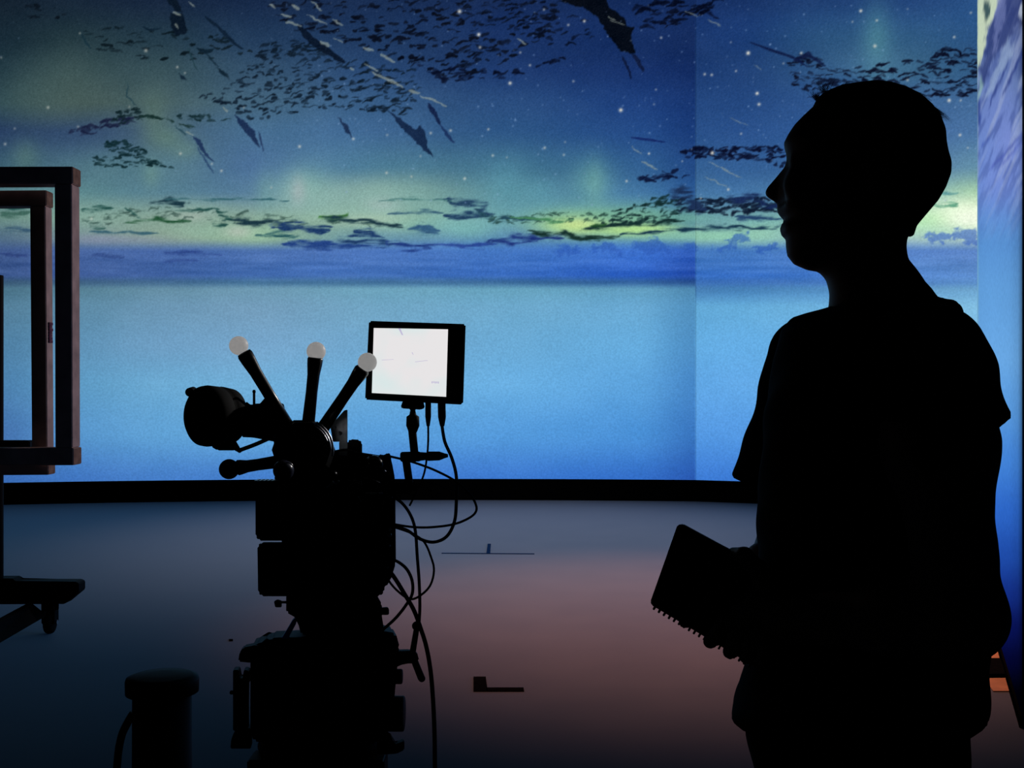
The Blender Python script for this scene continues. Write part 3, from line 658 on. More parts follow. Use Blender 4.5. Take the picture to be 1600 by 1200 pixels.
# lens motor / dome and loose hardware on the top right
for (x, y, r, rx, m) in ((584, 727, 16, 1, 'gloss'), (556, 766, 19, 1, 'gloss'), (520, 742, 8, 1, 'gloss')):
    bm = bmesh.new(); lathe(bm, P(x, y, D+.06), P(x, y, D-.02), [(0, px2(r)), (.035, px2(r)), (.05, px2(r)*.93), (.058, px2(r)*.7), (.061, px2(r)*.2)], 32)
    done(bm, 'motor', M[m], cr, True)
for (x0, y0, x1, y1, r) in ((510, 762, 521, 752, 3), (524, 757, 530, 751, 2.6), (570, 771, 590, 771, 1.8), (564, 748, 568, 768, 1.2), (560, 775, 564, 784, 1.2), (592, 771, 598, 770, 1.8), (600, 735, 602, 738, 2.2)):
    bm = bmesh.new(); cyl(bm, P(x0, y0, D-.004), P(x1, y1, D-.004), px2(r), bev=.0006); done(bm, 'fitting', M['silver'], cr, True)
bm = bmesh.new(); prism(bm, outl([(592, 711), (597, 709), (600, 713), (606, 707), (611, 710), (612, 728), (617, 745), (616, 765), (600, 765), (596, 735)], D+.03), dv(.04), .002)
done(bm, 'rod_clamp', M['black'], cr)
tube('top_cable', [P(520, 706, D+.03), P(540, 703, D+.02), P(560, 708, D+.02), P(578, 712, D+.02), P(600, 722, D+.03)], px2(1.8), M['gloss'], cr)
tube('top_cable', [P(560, 742, D+.0), P(572, 748, D-.01), P(586, 752, D-.01), P(600, 760, D+.01), P(612, 778, D+.02)], px2(1.8), M['gloss'], cr)
tube('top_cable', [P(540, 766, D-.01), P(548, 758, D-.015), P(560, 756, D-.015), P(568, 766, D-.015), P(572, 786, D-.01)], px2(2.2), M['gloss'], cr)
# lens and matte box on the far side
bm = bmesh.new(); lathe(bm, P(505, 840, D)+dv(.285), P(505, 840, D)+dv(.9), [(0, .045), (.02, .055), (.05, .055), (.055, .06), (.15, .06), (.16, .05), (.2, .05)], 40); done(bm, 'lens', M['black'], cr, True)
# viewfinder
vf = bmesh.new(); cyl(vf, P(360, 655, D-.005), P(428, 655, D+.02), px2(24), px2(22), bev=.004)
cyl(vf, P(392, 655, D+.01), P(440, 660, D+.03), px2(25), px2(30), bev=.003)
prism(vf, outl([(372, 634), (384, 626), (396, 637), (408, 632), (416, 618), (426, 622), (430, 690), (410, 683), (376, 682)], D+.0), dv(.03), .003)
v = done(vf, 'viewfinder', M['black'], cr, True)
bm = bmesh.new(); a0, a1 = P(308, 650, D-.045), P(368, 650, D+.030); L = (a1-a0).length
lathe(bm, a0, a1, [(0, px2(14)), (.002, px2(30)), (.006, px2(40)), (.013, px2(46)), (.024, px2(47.5)), (L*.5, px2(46)), (L*.54, px2(43.5)), (L*.6, px2(46)), (L*.85, px2(43)), (L*.92, px2(36)), (L, px2(28))], 48)
ec = done(bm, 'eyecup', M['rubber'], v, True)
bm = bmesh.new(); cyl(bm, P(296, 613, D-.015), P(302, 611, D+.02), px2(7), bev=.002); done(bm, 'hinge', M['rubber'], v, True)
bm = bmesh.new(); prism(bm, outl([(322, 682), (362, 676), (372, 698), (366, 703), (338, 703), (330, 698)], D-.0), dv(.03), .003)
done(bm, 'eyepiece_housing', M['rubber'], v)
bm = bmesh.new(); prism(bm, outl([(362, 690), (369, 690), (378, 705), (374, 708), (360, 700)], D-.006), dv(.012), .001); done(bm, 'strap_tab', mat('tan_tab', (.35, .22, .18), .6, noise=.1), v)
bm = bmesh.new(); cyl(bm, P(397, 640, D), P(397, 609, D), px2(2), bev=.0006); ball(bm, P(397, 612, D), px2(2.8), 12); done(bm, 'pin', M['black'], v, True)
tube('support_rod', [P(376, 703, D), P(400, 694, D), P(430, 681, D+.02), P(450, 676, D+.04)], px2(3.2), M['black'], v)
bm = bmesh.new(); prism(bm, outl([(424, 650), (428, 648), (434, 672), (436, 690), (428, 694)], D-.002), dv(.006), .0008); done(bm, 'side_plate', M['silver'], v)

# optical tracking star on top of the camera
ts = empty('tracking_marker', P(478, 742, D+.0), 'black star-shaped tracking marker with ball-tipped arms on top of the camera', 'tracking marker')
hub = bmesh.new(); ctr = P(474, 702, D-.05)
lathe(hub, ctr+dv(.10), ctr, [(0, px2(44)), (.035, px2(49)), (.085, px2(48)), (.112, px2(42)), (.118, px2(20))], 10)
prism(hub, outl([(440, 720), (514, 716), (520, 748), (436, 748)], D-.02), dv(.07), .004)
hb = done(hub, 'hub', M['black'], ts)
for k, (r0, a0, a1) in enumerate(((47.5, 62, -12), (43.5, 60, 6), (40, 64, 18))):
    pts = [ctr+Vector((px2(r0)*math.cos(math.radians(t)), -.016+.004*k-.002, px2(r0)*math.sin(math.radians(t)))) for t in np.linspace(a0, a1, 9)]
    tube('rim_strip', pts, px2(1.5-.3*k), M['silver'], hb, 4)
arms = [((455, 674), (381, 551), (373, 540), 0, 0), ((481, 668), (493, 558), (494, 549), 0, 0), ((505, 668), (567, 576), (574, 566), 0, 0), ((436, 721), (370, 731), (358, 733), 0, 0), ((452, 722), (446, 732), (443, 735), .02, -.075)]
for i, (a, b, c_, da, db) in enumerate(arms):
    A, B, Cc = P(*a, D-.03+da), P(*b, D-.04+db), P(*c_, D-.04+db-(.006 if db else 0)); L = (B-A).length
    bm = bmesh.new(); prof = [(0, px2(10)), (L*.5, px2(9)), (L*.75, px2(9.5)), (L*.9, px2(11.5)), (L*.97, px2(12)), (L, px2(10.5))]
    lathe(bm, A, B, prof, 24); ar = done(bm, 'arm', M['gloss'], ts, True)
    bm = bmesh.new(); ball(bm, Cc, px2(14.6 if i < 3 else 15.5), 32)
    bl = done(bm, 'marker_ball', M['ball'] if i < 3 else M['dball'] if 'dball' in M else mat('smoked_ball', (.03, .035, .06), .25, spec=.4, noise=.1), ar, True)
    bl['label'] = 'white frosted ball' if i < 3 else 'dark smoked ball'

# monitor on its arm
mo = empty('monitor', P(650, 628, D), 'small black field monitor with a glowing white screen above the camera', 'monitor')
q = [P(577, 501, D-.0), P(728, 506, D+.0), P(724, 631, D+.0), P(571, 623, D-.0)]
bm = bmesh.new(); prism(bm, q, dv(.024), .003); done(bm, 'housing', M['black'], mo)
sc_ = [P(584, 512.5, D-.0012), P(700, 514.5, D-.0012), P(697, 620, D-.0012), P(581, 614, D-.0012)]
bm = bmesh.new(); prism(bm, sc_, Vector((0, .001, 0))); so = done(bm, 'screen', M['screen'], mo)
def on(u, v_):  # point on the screen
    return sc_[0].lerp(sc_[1], u).lerp(sc_[3].lerp(sc_[2], u), v_)+Vector((0, -.0004, 0))
em = bpy.data.materials.new('screen_marks'); em.use_nodes = True
e_ = em.node_tree.nodes.new('ShaderNodeEmission'); e_.inputs[0].default_value = (.50, .46, .62, 1); em.node_tree.links.new(e_.outputs[0], em.node_tree.nodes['Material Output'].inputs[0])
n_ = em.node_tree.nodes.new('ShaderNodeTexNoise'); r_ = em.node_tree.nodes.new('ShaderNodeValToRGB'); r_.color_ramp.elements[0].color = (.40, .34, .62, 1); r_.color_ramp.elements[1].color = (.66, .64, .74, 1)
em.node_tree.links.new(n_.outputs['Fac'], r_.inputs[0]); em.node_tree.links.new(r_.outputs[0], e_.inputs[0])
def mark(pts, nm='picture_mark'):
    bm = bmesh.new(); prism(bm, [on(*p) for p in pts], Vector((0, -.0003, 0))); return done(bm, nm, em, so)
mark([(.33, .0), (.36, .0), (.40, .10), (.38, .10)]); mark([(.52, .36), (.53, .355), (.545, .39), (.54, .395)])
mark([(.12, .485), (.28, .47), (.28, .475), (.12, .492)]); mark([(.57, .495), (.74, .468), (.74, .475), (.57, .502)])
for k, (wd_, h_) in enumerate(((.014, .03), (.014, .022), (.014, .03), (.014, .026), (.014, .03))):
    u0 = .80+k*.021; mark([(u0, .78), (u0+wd_, .78), (u0+wd_, .78+h_), (u0, .78+h_)], 'readout_mark')
for (x, y, w_, y2) in ((669, 631, 4.6, 666), (690, 633, 6.2, 666)):
    bm = bmesh.new(); A = P(x, y-3, D+.012); B = P(x+(0 if w_ < 5 else 1), y2, D+.012); L = (B-A).length
    lathe(bm, A, B, [(0, px2(w_)), (L*.6, px2(w_)), (L*.75, px2(w_*.85)), (L, px2(w_*.55))], 20); done(bm, 'plug', M['rubber'], mo, True)
ma = empty('monitor_arm', P(640, 760, D), 'black clamped rod arm holding the monitor beside the camera', 'stand')
bm = bmesh.new(); prism(bm, outl([(630, 626), (662, 628), (664, 637), (658, 639), (630, 637), (627, 635)], D+.004), dv(.022), .0015); done(bm, 'shoe', M['black'], ma)
bm = bmesh.new(); A, B = P(645, 637, D+.012), P(645, 676, D+.012); L = (B-A).length
lathe(bm, A, B, [(0, px2(7)), (L*.1, px2(4)), (L*.28, px2(5.5)), (L*.36, px2(10)), (L*.72, px2(10.5)), (L*.92, px2(7.5)), (L, px2(6))], 12); done(bm, 'ball_joint', M['black'], ma, True)
bm = bmesh.new(); cyl(bm, P(644, 672, D+.012), P(648, 712, D+.012), px2(6.4)); cyl(bm, P(634, 716, D+.012), P(641, 765, D+.03), px2(6.2)); done(bm, 'rod', M['black'], ma, True)
bm = bmesh.new(); A, B = P(626, 714, D+.012), P(700, 712, D+.008); L = (B-A).length
lathe(bm, A, B, [(0, px2(6.5)), (L*.03, px2(8)), (L*.38, px2(8)), (L*.42, px2(6.8)), (L*.55, px2(6)), (L*.58, px2(7.5)), (L*.82, px2(7)), (L*.93, px2(4)), (L, px2(2.5))], 24); done(bm, 'clamp_knob', M['black'], ma, True)
bm = bmesh.new(); prism(bm, outl([(610, 756), (650, 752), (654, 762), (640, 772), (610, 772)], D+.03), dv(.02), .002); done(bm, 'clamp', M['black'], ma)

# cables of the rig
def cable(label, pts, wpx, d0=D+.0):
    ps = [P(p[0], p[1], d0+(p[2] if len(p) > 2 else 0)) for p in pts]
    o = tube('cable', ps, px2(wpx)/2, M['rubber']); return tag(o, label, 'cable', 'cables hanging off the camera rig')
cable('thin cable from the left monitor plug down behind the arm', [(669, 664, .01), (669, 690, .01), (667, 715, .0), (662, 742, .01), (650, 770, .03), (640, 790, .04)], 3.2)
cable('thick cable hanging from the right monitor plug in a wide loop to the camera side', [(690.5, 664, .01), (695, 690, 0), (706, 716), (713, 745), (713, 785), (710, 815, -.01), (698, 838, -.01), (678, 847), (656, 842), (635, 828, .01), (612, 822, .03)], 5.2)
cable('cable running from the clamp to the right and looping back at mid height', [(604, 712, .04), (626, 717, .02), (648, 723), (680, 735, -.01), (712, 752, -.02), (734, 772), (744, 790), (742, 802), (728, 812), (705, 820, .01), (670, 824, .01), (640, 823, .02), (610, 818, .03)], 3.8)
cable('cable arching from the camera top corner straight down the right side', [(606, 770, .04), (628, 786, .03), (642, 806, .01), (649, 830), (652, 870), (655, 910), (656, 950), (654, 985, .01)], 5)
cable('round cable loop lowest beside the camera side', [(610, 822, .03), (640, 832, .01), (662, 846), (674, 872), (678, 892), (672, 915), (656, 931), (640, 936), (622, 924), (608, 908, .01), (600, 890, .04)], 3.6)
cable('cable curving out under the connector panel and back to the tripod head', [(606, 872, .04), (622, 878, .02), (636, 890), (644, 908), (644, 928), (634, 946), (618, 966), (598, 984, .03), (590, 990, .05)], 5)
cable('thickest cable running diagonally down to the floor right of the tripod', [(604, 886, .04), (618, 905, .02), (632, 928), (646, 952), (656, 978), (666, 1010), (673, 1050), (677, 1100), (679, 1150), (680, 1210), (684, 1300, .05)] , 7)

# tripod with head
tp = empty('camera_tripod', (P(505, 0, D+.1).x, D+.1, 0), 'black camera tripod with a bulky geared head under the camera', 'tripod')
TD = D+.02
bm = bmesh.new(); prism(bm, outl([(447, 930), (586, 922), (590, 932), (597, 944), (597, 985), (600, 992), (470, 992), (463, 962), (447, 958)], TD), dv(.17), .004); done(bm, 'camera_plate', M['black'], tp)
bm = bmesh.new(); prism(bm, outl([(428, 940), (433, 937), (440, 939), (440, 949), (430, 949)], TD), dv(.012), .001); cyl(bm, P(438, 941, TD+.006), P(452, 941, TD+.006), px2(2)); done(bm, 'locking_lever', M['black'], tp)
bm = bmesh.new(); prism(bm, outl([(594, 950), (606, 949), (608, 952), (608, 960), (605, 961), (594, 961)], TD), dv(.012), .001); done(bm, 'side_knob', M['black'], tp)
bm = bmesh.new(); prism(bm, outl([(440, 998), (458, 968), (463, 966), (463, 974), (450, 998)], TD-.004), dv(.03), .001); done(bm, 'blue_lever', M['blue'], tp)
bm = bmesh.new(); prism(bm, outl([(391, 1012), (400, 1006), (417, 1003), (424, 997), (460, 996), (598, 986), (619, 990), (621, 998), (625, 1012), (617, 1040), (616, 1100), (604, 1135), (604, 1160), (396, 1160), (391, 1140)], TD), dv(.13), .006); done(bm, 'head', M['black'], tp)
bm = bmesh.new(); prism(bm, outl([(372, 1034), (374, 1020), (380, 1012), (400, 1008), (410, 1012), (402, 1034), (392, 1036)], TD-.01), dv(.05), .003); done(bm, 'tilt_brake', M['black'], tp)
bm = bmesh.new(); prism(bm, outl([(364, 1047), (373, 1047), (374, 1061), (380, 1061), (381, 1047), (389, 1048), (389, 1070), (386, 1070), (387, 1142), (364, 1142)], TD), dv(.05), .0015)
prism(bm, outl([(368, 1140), (392, 1138), (392, 1170), (360, 1170), (361, 1156)], TD), dv(.05), .0015); ball(bm, P(362, 1082, TD+.02), px2(3.5), 12)
box(bm, P(382, 1064, TD+.01), P(398, 1056, TD+.04)); done(bm, 'side_bracket', M['black'], tp)
for (a, b, r, nm) in (((604, 1115), (632, 1115), 28, 'hand_wheel'), ((610, 1057), (629, 1057), 12, 'drag_knob')):
    bm = bmesh.new(); cyl(bm, P(*a, TD+.05), P(*b, TD+.05), px2(r), bev=.003); done(bm, nm, M['black'], tp, True)
bm = bmesh.new(); lathe(bm, P(505, 1145, TD+.1), P(505, 1145, TD+.1)+Vector((0, 0, -1)), [(0, .13), (.02, .135), (.05, .12), (.10, .075), (.13, .05), (.2, .045)], 40); done(bm, 'bowl', M['black'], tp, True)
bm = bmesh.new(); prism(bm, outl([(590, 1150), (610, 1148), (618, 1165), (632, 1158), (632, 1172), (620, 1178), (590, 1180)], TD), dv(.03), .002); done(bm, 'pan_lock', M['black'], tp)
cT = P(505, 0, TD+.1)
for k in range(3):
    an = math.radians(-30+120*k); r1, r2 = .12, .50
    A = Vector((cT.x+r1*math.cos(an), cT.y+r1*math.sin(an), .57)); B = Vector((cT.x+r2*math.cos(an), cT.y+r2*math.sin(an), .015))
    side_ = Vector((-math.sin(an), math.cos(an), 0))*.022
    bm = bmesh.new(); m_ = A.lerp(B, .55)
    cyl(bm, A-side_*1.4, m_-side_, .012); cyl(bm, A+side_*1.4, m_+side_, .012); cyl(bm, A.lerp(B, .35), B, .014)
    box(bm, A-Vector((.035, .035, .03)), A+Vector((.035, .035, .04)), .004); box(bm, m_-Vector((.03, .03, .02)), m_+Vector((.03, .03, .02)), .004)
    lg = done(bm, 'leg', M['black'], tp)
    bm = bmesh.new(); cyl(bm, (B.x, B.y, 0), (B.x, B.y, .03), .03, .02); done(bm, 'foot', M['rubber'], lg)
# articulated clamp arm right of the head
aa = empty('clamp_arm', P(640, 1030, TD), 'small black jointed clamp arm with lever right of the tripod head', 'clamp')
bm = bmesh.new(); prism(bm, outl([(612, 1018), (640, 1017), (652, 1020), (655, 1032), (645, 1037), (628, 1037), (612, 1046)], TD+.0), dv(.03), .002); done(bm, 'clamp_body', M['black'], aa)
bm = bmesh.new(); cyl(bm, P(644, 1024, TD+.015), P(652, 976, TD+.01), px2(5), px2(4.4), bev=.001); ball(bm, P(651, 978, TD+.01), px2(7.5), 16); done(bm, 'arm', M['black'], aa, True)
bm = bmesh.new(); cyl(bm, P(645, 1026, TD+.005), P(659, 1061, TD-.0), px2(5.4), px2(5.8), bev=.002); ball(bm, P(659, 1060, TD), px2(5.8), 16); done(bm, 'lever', M['black'], aa, True)

# ------------------------------------------------------------------ figure: signed distance fields -> one smooth surface
TH = math.atan2(570, F); P0 = Vector((570/F*1.52, 1.52, 0)); Nn = Vector((math.sin(TH), math.cos(TH), 0)); Ee = Vector((math.cos(TH), -math.sin(TH), 0))
def mp(px, py, v=0.):
    """picture ray met with the figure's own upright plane, v metres behind it -> local (u, v, z)"""
    r = Vector(((px-800)/F, 1, (600-py)/F)); t = (P0.dot(Nn)+v)/r.dot(Nn); p = Vector((0, 0, EYE))+r*t
    return (float((p-P0).dot(Ee)), float(v), float(p.z))
class Field:
    def __init__(s, lo, hi, h):
        s.lo, s.h = np.array(lo), h; s.n = [int(math.ceil((hi[i]-lo[i])/h))+1 for i in range(3)]
        s.ax = [lo[i]+h*np.arange(s.n[i]) for i in range(3)]; s.f = np.full(s.n, 1., 'f')
    def win(s, lo, hi):
        i0 = [max(0, int((lo[i]-s.lo[i])/s.h)) for i in range(3)]; i1 = [min(s.n[i], int((hi[i]-s.lo[i])/s.h)+2) for i in range(3)]
        sl = tuple(slice(a, max(a, b)) for a, b in zip(i0, i1))
        return sl, np.meshgrid(*[s.ax[i][sl[i]] for i in range(3)], indexing='ij')
    def add(s, sl, d, k):
        a = s.f[sl]; 
        if k > 0:
            h = np.clip(.5+.5*(a-d)/k, 0, 1); s.f[sl] = a*(1-h)+d*h-k*h*(1-h)
        else: s.f[sl] = np.minimum(a, d)
    def cap(s, a, b, ra, rb, k=.015, sc=(1, 1, 1), clip=None):
        a, b = np.array(a), np.array(b); m = max(ra, rb)*max(1/min(sc), 1)+k+.02
        sl, (X, Y, Z) = s.win(np.minimum(a, b)-m, np.maximum(a, b)+m)
        if X.size == 0: return
        d = b-a; L = (d*d).sum()+1e-9
        t = np.clip(((X-a[0])*d[0]+(Y-a[1])*d[1]+(Z-a[2])*d[2])/L, 0, 1)
        q = np.sqrt(((X-a[0]-t*d[0])*sc[0])**2+((Y-a[1]-t*d[1])*sc[1])**2+((Z-a[2]-t*d[2])*sc[2])**2)
        dd = (q-(ra+(rb-ra)*t))/max(sc)
        if clip is not None:
            c0, nn = np.array(clip[0]), np.array(clip[1]); nn = nn/np.linalg.norm(nn); dd = np.maximum(dd, (X-c0[0])*nn[0]+(Y-c0[1])*nn[1]+(Z-c0[2])*nn[2])
        s.add(sl, dd, k)
    def chain(s, pts, k=.015, sc=(1, 1, 1)):
        for (a, ra), (b, rb) in zip(pts, pts[1:]): s.cap(a, b, ra, rb, k, sc)
    def ell(s, c, r, k=.01):
        sl, (X, Y, Z) = s.win([c[i]-r[i]-k-.02 for i in range(3)], [c[i]+r[i]+k+.02 for i in range(3)])
        q = np.sqrt(((X-c[0])/r[0])**2+((Y-c[1])/r[1])**2+((Z-c[2])/r[2])**2); s.add(sl, (q-1)*min(r), k)
    def inflate(s, poly, Wf, Rf, v0=0., k=.015, vf=None):
        """outline in (u, z) swollen sideways: half width Wf(u,z) reached Rf(u,z) inside the outline"""
        p = np.array(poly); m = .03; Wm = .26
        sl, (X, Y, Z) = s.win((p[:, 0].min()-m, v0-Wm, p[:, 1].min()-m), (p[:, 0].max()+m, v0+Wm, p[:, 1].max()+m))
        U, Zz = X[:, 0, :], Z[:, 0, :]; dm = np.full(U.shape, 9.); ins = np.zeros(U.shape, bool)
        for (x1, z1), (x2, z2) in zip(p, np.roll(p, -1, 0)):
            dx, dz = x2-x1, z2-z1; t = np.clip(((U-x1)*dx+(Zz-z1)*dz)/(dx*dx+dz*dz+1e-12), 0, 1)
            dm = np.minimum(dm, np.hypot(U-x1-t*dx, Zz-z1-t*dz))
            ins ^= ((z1 > Zz) != (z2 > Zz)) & (U < (x2-x1)*(Zz-z1)/((z2-z1) or 1e-9)+x1)
        W, R = Wf(U, Zz), Rf(U, Zz); sI = np.where(ins, dm, 0)
        q = np.clip(sI/R, 0, 1)
        # elliptical profile as implicit: (|v|/W)^2 + (1-q)^2 - 1
        q3 = np.where(ins, 1-q, 1+dm/R)[:, None, :]; v = np.abs(Y-v0 if vf is None else Y-vf(U, Zz)[:, None, :])/W[:, None, :]
        g = np.sqrt(v*v+q3*q3)-1
        sc = np.minimum(W, R)[:, None, :]
        gr = np.sqrt((v/W[:, None, :])**2+(q3/R[:, None, :])**2)/(np.sqrt(v*v+q3*q3)+1e-6)
        s.add(sl, g/np.maximum(gr, 1e-3), k)
    def mesh(s, name):
        f = s.f; sg = f < 0; n = s.n
        c = np.zeros([n[0]-1, n[1]-1, n[2]-1], 'i1')
        for a in (0, 1):
            for b in (0, 1):
                for d in (0, 1): c += sg[a:n[0]-1+a, b:n[1]-1+b, d:n[2]-1+d]
        act = (c > 0) & (c < 8); idx = -np.ones(act.shape, 'i4'); cells = np.argwhere(act); idx[act] = np.arange(len(cells))
        acc = np.zeros((len(cells), 3)); cnt = np.zeros(len(cells))
        cor = [(a, b, d) for a in (0, 1) for b in (0, 1) for d in (0, 1)]
        for p in cor:
            for ax in range(3):
                if p[ax]: continue
                q = list(p); q[ax] = 1
                fa = f[tuple((cells+p).T)]; fb = f[tuple((cells+q).T)]; m = (fa < 0) != (fb < 0)
                t = np.where(m, fa/np.where(m, fa-fb, 1), 0); pt = np.tile(np.array(p, float), (len(cells), 1)); pt[:, ax] += t
                acc[m] += pt[m]; cnt[m] += 1
        V = s.lo+s.h*(cells+acc/cnt[:, None]); Q = []
        for ax in range(3):
            o1, o2 = [(1, 2), (2, 0), (0, 1)][ax]
            sl0 = [slice(None)]*3; sl1 = [slice(None)]*3; sl0[ax] = slice(0, -1); sl1[ax] = slice(1, None)
            A, B = sg[tuple(sl0)], sg[tuple(sl1)]; E = np.argwhere(A != B); E = E[(E[:, o1] > 0) & (E[:, o2] > 0) & (E[:, o1] < n[o1]-1) & (E[:, o2] < n[o2]-1)]
            fl_ = A[tuple(E.T)]
            def g(d1, d2):
                e = E.copy(); e[:, o1] -= d1; e[:, o2] -= d2; return idx[tuple(e.T)]
            q = np.stack([g(1, 1), g(0, 1), g(0, 0), g(1, 0)], 1); q[~fl_] = q[~fl_][:, ::-1]; Q.append(q)
        Q = np.concatenate(Q)
        me = bpy.data.meshes.new(name); me.vertices.add(len(V)); me.vertices.foreach_set('co', V.astype('f').ravel())
        me.loops.add(Q.size); me.loops.foreach_set('vertex_index', Q.ravel().astype('i')); me.polygons.add(len(Q))
        me.polygons.foreach_set('loop_start', np.arange(0, Q.size, 4, dtype='i')); me.update(calc_edges=True)
        return me
man = empty('person', P0, 'person in a dark t-shirt standing in profile facing left, holding a notebook', 'person', -TH)
head_px = [(1312,560),(1306,500),(1301.7,473),(1296.7,456.7),(1286.7,436.7),(1273,425),(1260,421.7),(1240,413),(1230,400),(1228,386.7),(1227.7,375),(1220.7,368),(1218,358),(1222.7,348.5),(1226,346),(1218.5,338),(1214,331.7),(1214.3,323),(1213,316.7),(1206.7,313.5),(1197,307),(1195.5,300),(1199,292.7),(1213,276.7),(1225,263),(1229,253),(1228.7,241.7),(1225.7,233),(1225,225),(1231.7,211.7),(1241.7,196.7),(1256,182),(1271,168),(1284,156),(1300,147),(1318,140),(1346,135.5),(1370,133),(1392,135.5),(1414,143),(1436,155),(1452,169),(1465,185),(1473,205),(1474,224),(1477,238),(1481,254),(1480,270),(1472,291),(1461,311),(1446,331),(1430,350),(1424,362),(1418,372),(1416.7,383),(1417,406.7),(1426.7,420),(1445,445),(1460,500),(1470,560)]
head_px = [(x+(8 if 440 < y < 520 else 5 if 423 < y <= 440 else 0)*(x < 1320), y) for x, y in head_px]
hp = [mp(*p) for p in head_px]; hp2 = [(p[0], p[2]) for p in hp]
zc = lambda py: mp(1350, py)[2]; uc = lambda px: mp(px, 300)[0]
def Wh(U, Z):
    w = np.interp(Z, [zc(560), zc(480), zc(430), zc(405), zc(370), zc(320), zc(240), zc(180), zc(130)], [.075, .058, .055, .058, .066, .074, .078, .078, .070])
    nose = np.clip((uc(1240)-U)/(uc(1240)-uc(1215)), 0, 1)*((Z > zc(316)) & (Z < zc(240)))
    w = w*(1-.62*nose)
    lips = np.clip((uc(1232)-U)/(uc(1232)-uc(1218)), 0, 1)*((Z <= zc(316)) & (Z > zc(375)))
    return w*(1-.3*lips)
def Rh(U, Z):
    return np.interp(Z, [zc(560), zc(480), zc(430), zc(400), zc(330), zc(130)], [.05, .047, .05, .07, .085, .088])
H = .0036
B = Field((-.32, -.34, -.02), (.30, .34, 1.83), H)
B.inflate(hp2, Wh, Rh, 0, .0)
# brow, eyes, cheek, ears
for sgn in (-1, 1):
    e = mp(1252, 258); B.ell((e[0], sgn*.031, e[2]), (.013, .014, .011), .004)
    e = mp(1262, 300); B.ell((e[0], sgn*.045, e[2]), (.028, .018, .026), .012)
    e = mp(1372, 275)
    B.ell((e[0], sgn*.080, e[2]), (.018, .009, .030), .005); B.ell((e[0]+.004, sgn*.088, e[2]+.008), (.017, .005, .022), .004); B.ell((e[0]-.004, sgn*.084, e[2]-.026), (.008, .006, .010), .004)
# trunk under the clothes
def spine(px, py, v=0.): return mp(px, py, v)
B.chain([(mp(1368, 470), .052), (mp(1375, 540), .07), (mp(1380, 640), .10), (mp(1375, 800), .10), (mp(1365, 980), .10), (mp(1365, 1080), .105)], .03, (1, .82, 1))
near, far = -.185, .185
shN, elN, wrN = mp(1452, 575, -.19), mp(1503, 963, -.235), mp(1240, 968, -.165)
shF, elF, wrF = mp(1268, 575, .19), mp(1222, 860, .215), mp(1160, 945, .03)
B.cap(mp(1370, 560), shN, .06, .055, .03); B.cap(mp(1370, 560), shF, .06, .05, .03)
B.chain([(shN, .054), (tuple(np.array(shN)*.68+np.array(elN)*.32), .061), (tuple(np.array(shN)*.25+np.array(elN)*.75), .042), (elN, .045)], .02)
mid = tuple(np.array(elN)*.62+np.array(wrN)*.38); B.chain([(elN, .046), (mid, .041), (wrN, .027)], .02)
B.chain([(shF, .050), (tuple(np.array(shF)*.5+np.array(elF)*.5), .044), (elF, .036)], .02)
mid = tuple(np.array(elF)*.62+np.array(wrF)*.38); B.chain([(elF, .037), (mid, .037), (wrF, .026)], .02)
NV = -.115   # plane of the notebook
def q3(px, py, v): return np.array(mp(px, py, v))
# near hand: palm on the camera side of the notebook, thumb over the top edge, fingers round the lower edge
palm = q3(1192, 948, NV-.028); B.cap(wrN, palm, .027, .024, .012, (1, 1.25, 1)); B.cap(palm, q3(1172, 968, NV-.028), .026, .021, .01, (1, 1.3, 1))
for i, (k0, k1, k2, k3) in enumerate([((1160, 948), (1128, 975), (1110, 1002), (1122, 1000)), ((1172, 962), (1150, 992), (1141, 1018), (1152, 1012)), ((1186, 974), (1172, 1006), (1166, 1026), (1176, 1020)), ((1202, 982), (1194, 1010), (1190, 1030), (1198, 1026))]):
    r = (.0092, .0095, .009, .008)[i]
    B.cap(tuple(q3(*k0, NV-.028)), tuple(q3(*k1, NV-.030)), r*1.15, r, .005); B.cap(tuple(q3(*k1, NV-.030)), tuple(q3(*k2, NV-.016)), r, r*.95, .003)
    B.cap(tuple(q3(*k2, NV-.016)), tuple(q3(k2[0]+3, k2[1]-2, NV+.016)), r*.95, r*.9, .003); B.cap(tuple(q3(k2[0]+3, k2[1]-2, NV+.016)), tuple(q3(*k3, NV+.02)), r*.9, r*.8, .003)
B.cap(tuple(q3(1206, 930, NV-.03)), tuple(q3(1186, 892, NV-.026)), .015, .0125, .006); B.cap(tuple(q3(1186, 892, NV-.026)), tuple(q3(1163, 868, NV-.014)), .0125, .0108, .004)
B.cap(tuple(q3(1163, 868, NV-.014)), tuple(q3(1146, 866, NV+.01)), .0108, .009, .003)
# far hand flat behind the notebook
pf = q3(1140, 935, NV+.035); B.cap(wrF, tuple(pf), .026, .022, .012)
for i in range(4):
    a = pf+np.array((-.004, .0, .024-.016*i)); b = a+np.array((-.030, -.004, .010-.006*i)); c_ = b+np.array((-.024, -.004, -.002)); rr = (.009, .0093, .009, .008)[i]
    B.cap(tuple(a), tuple(b), rr*1.1, rr, .004); B.cap(tuple(b), tuple(c_), rr, rr*.85, .003)
B.cap(tuple(pf+np.array((.01, 0, .02))), tuple(pf+np.array((-.012, .002, .046))), .012, .009, .005)
# legs and feet under the trousers and shoes
for sgn in (-1, 1):
    hipj = (uc(1370)+.0, sgn*.09, .90); kn = (hipj[0]-.015, sgn*.10, .48); an = (hipj[0]+.03, sgn*.105, .09)
    B.chain([(hipj, .085), (kn, .055), ((an[0]+.005, an[1], .32), .052), (an, .036)], .03); B.cap(an, (an[0]-.12, an[1], .045), .034, .026, .01)
bo = link('body', B.mesh('body'), M['skin'], man, True, world=False)
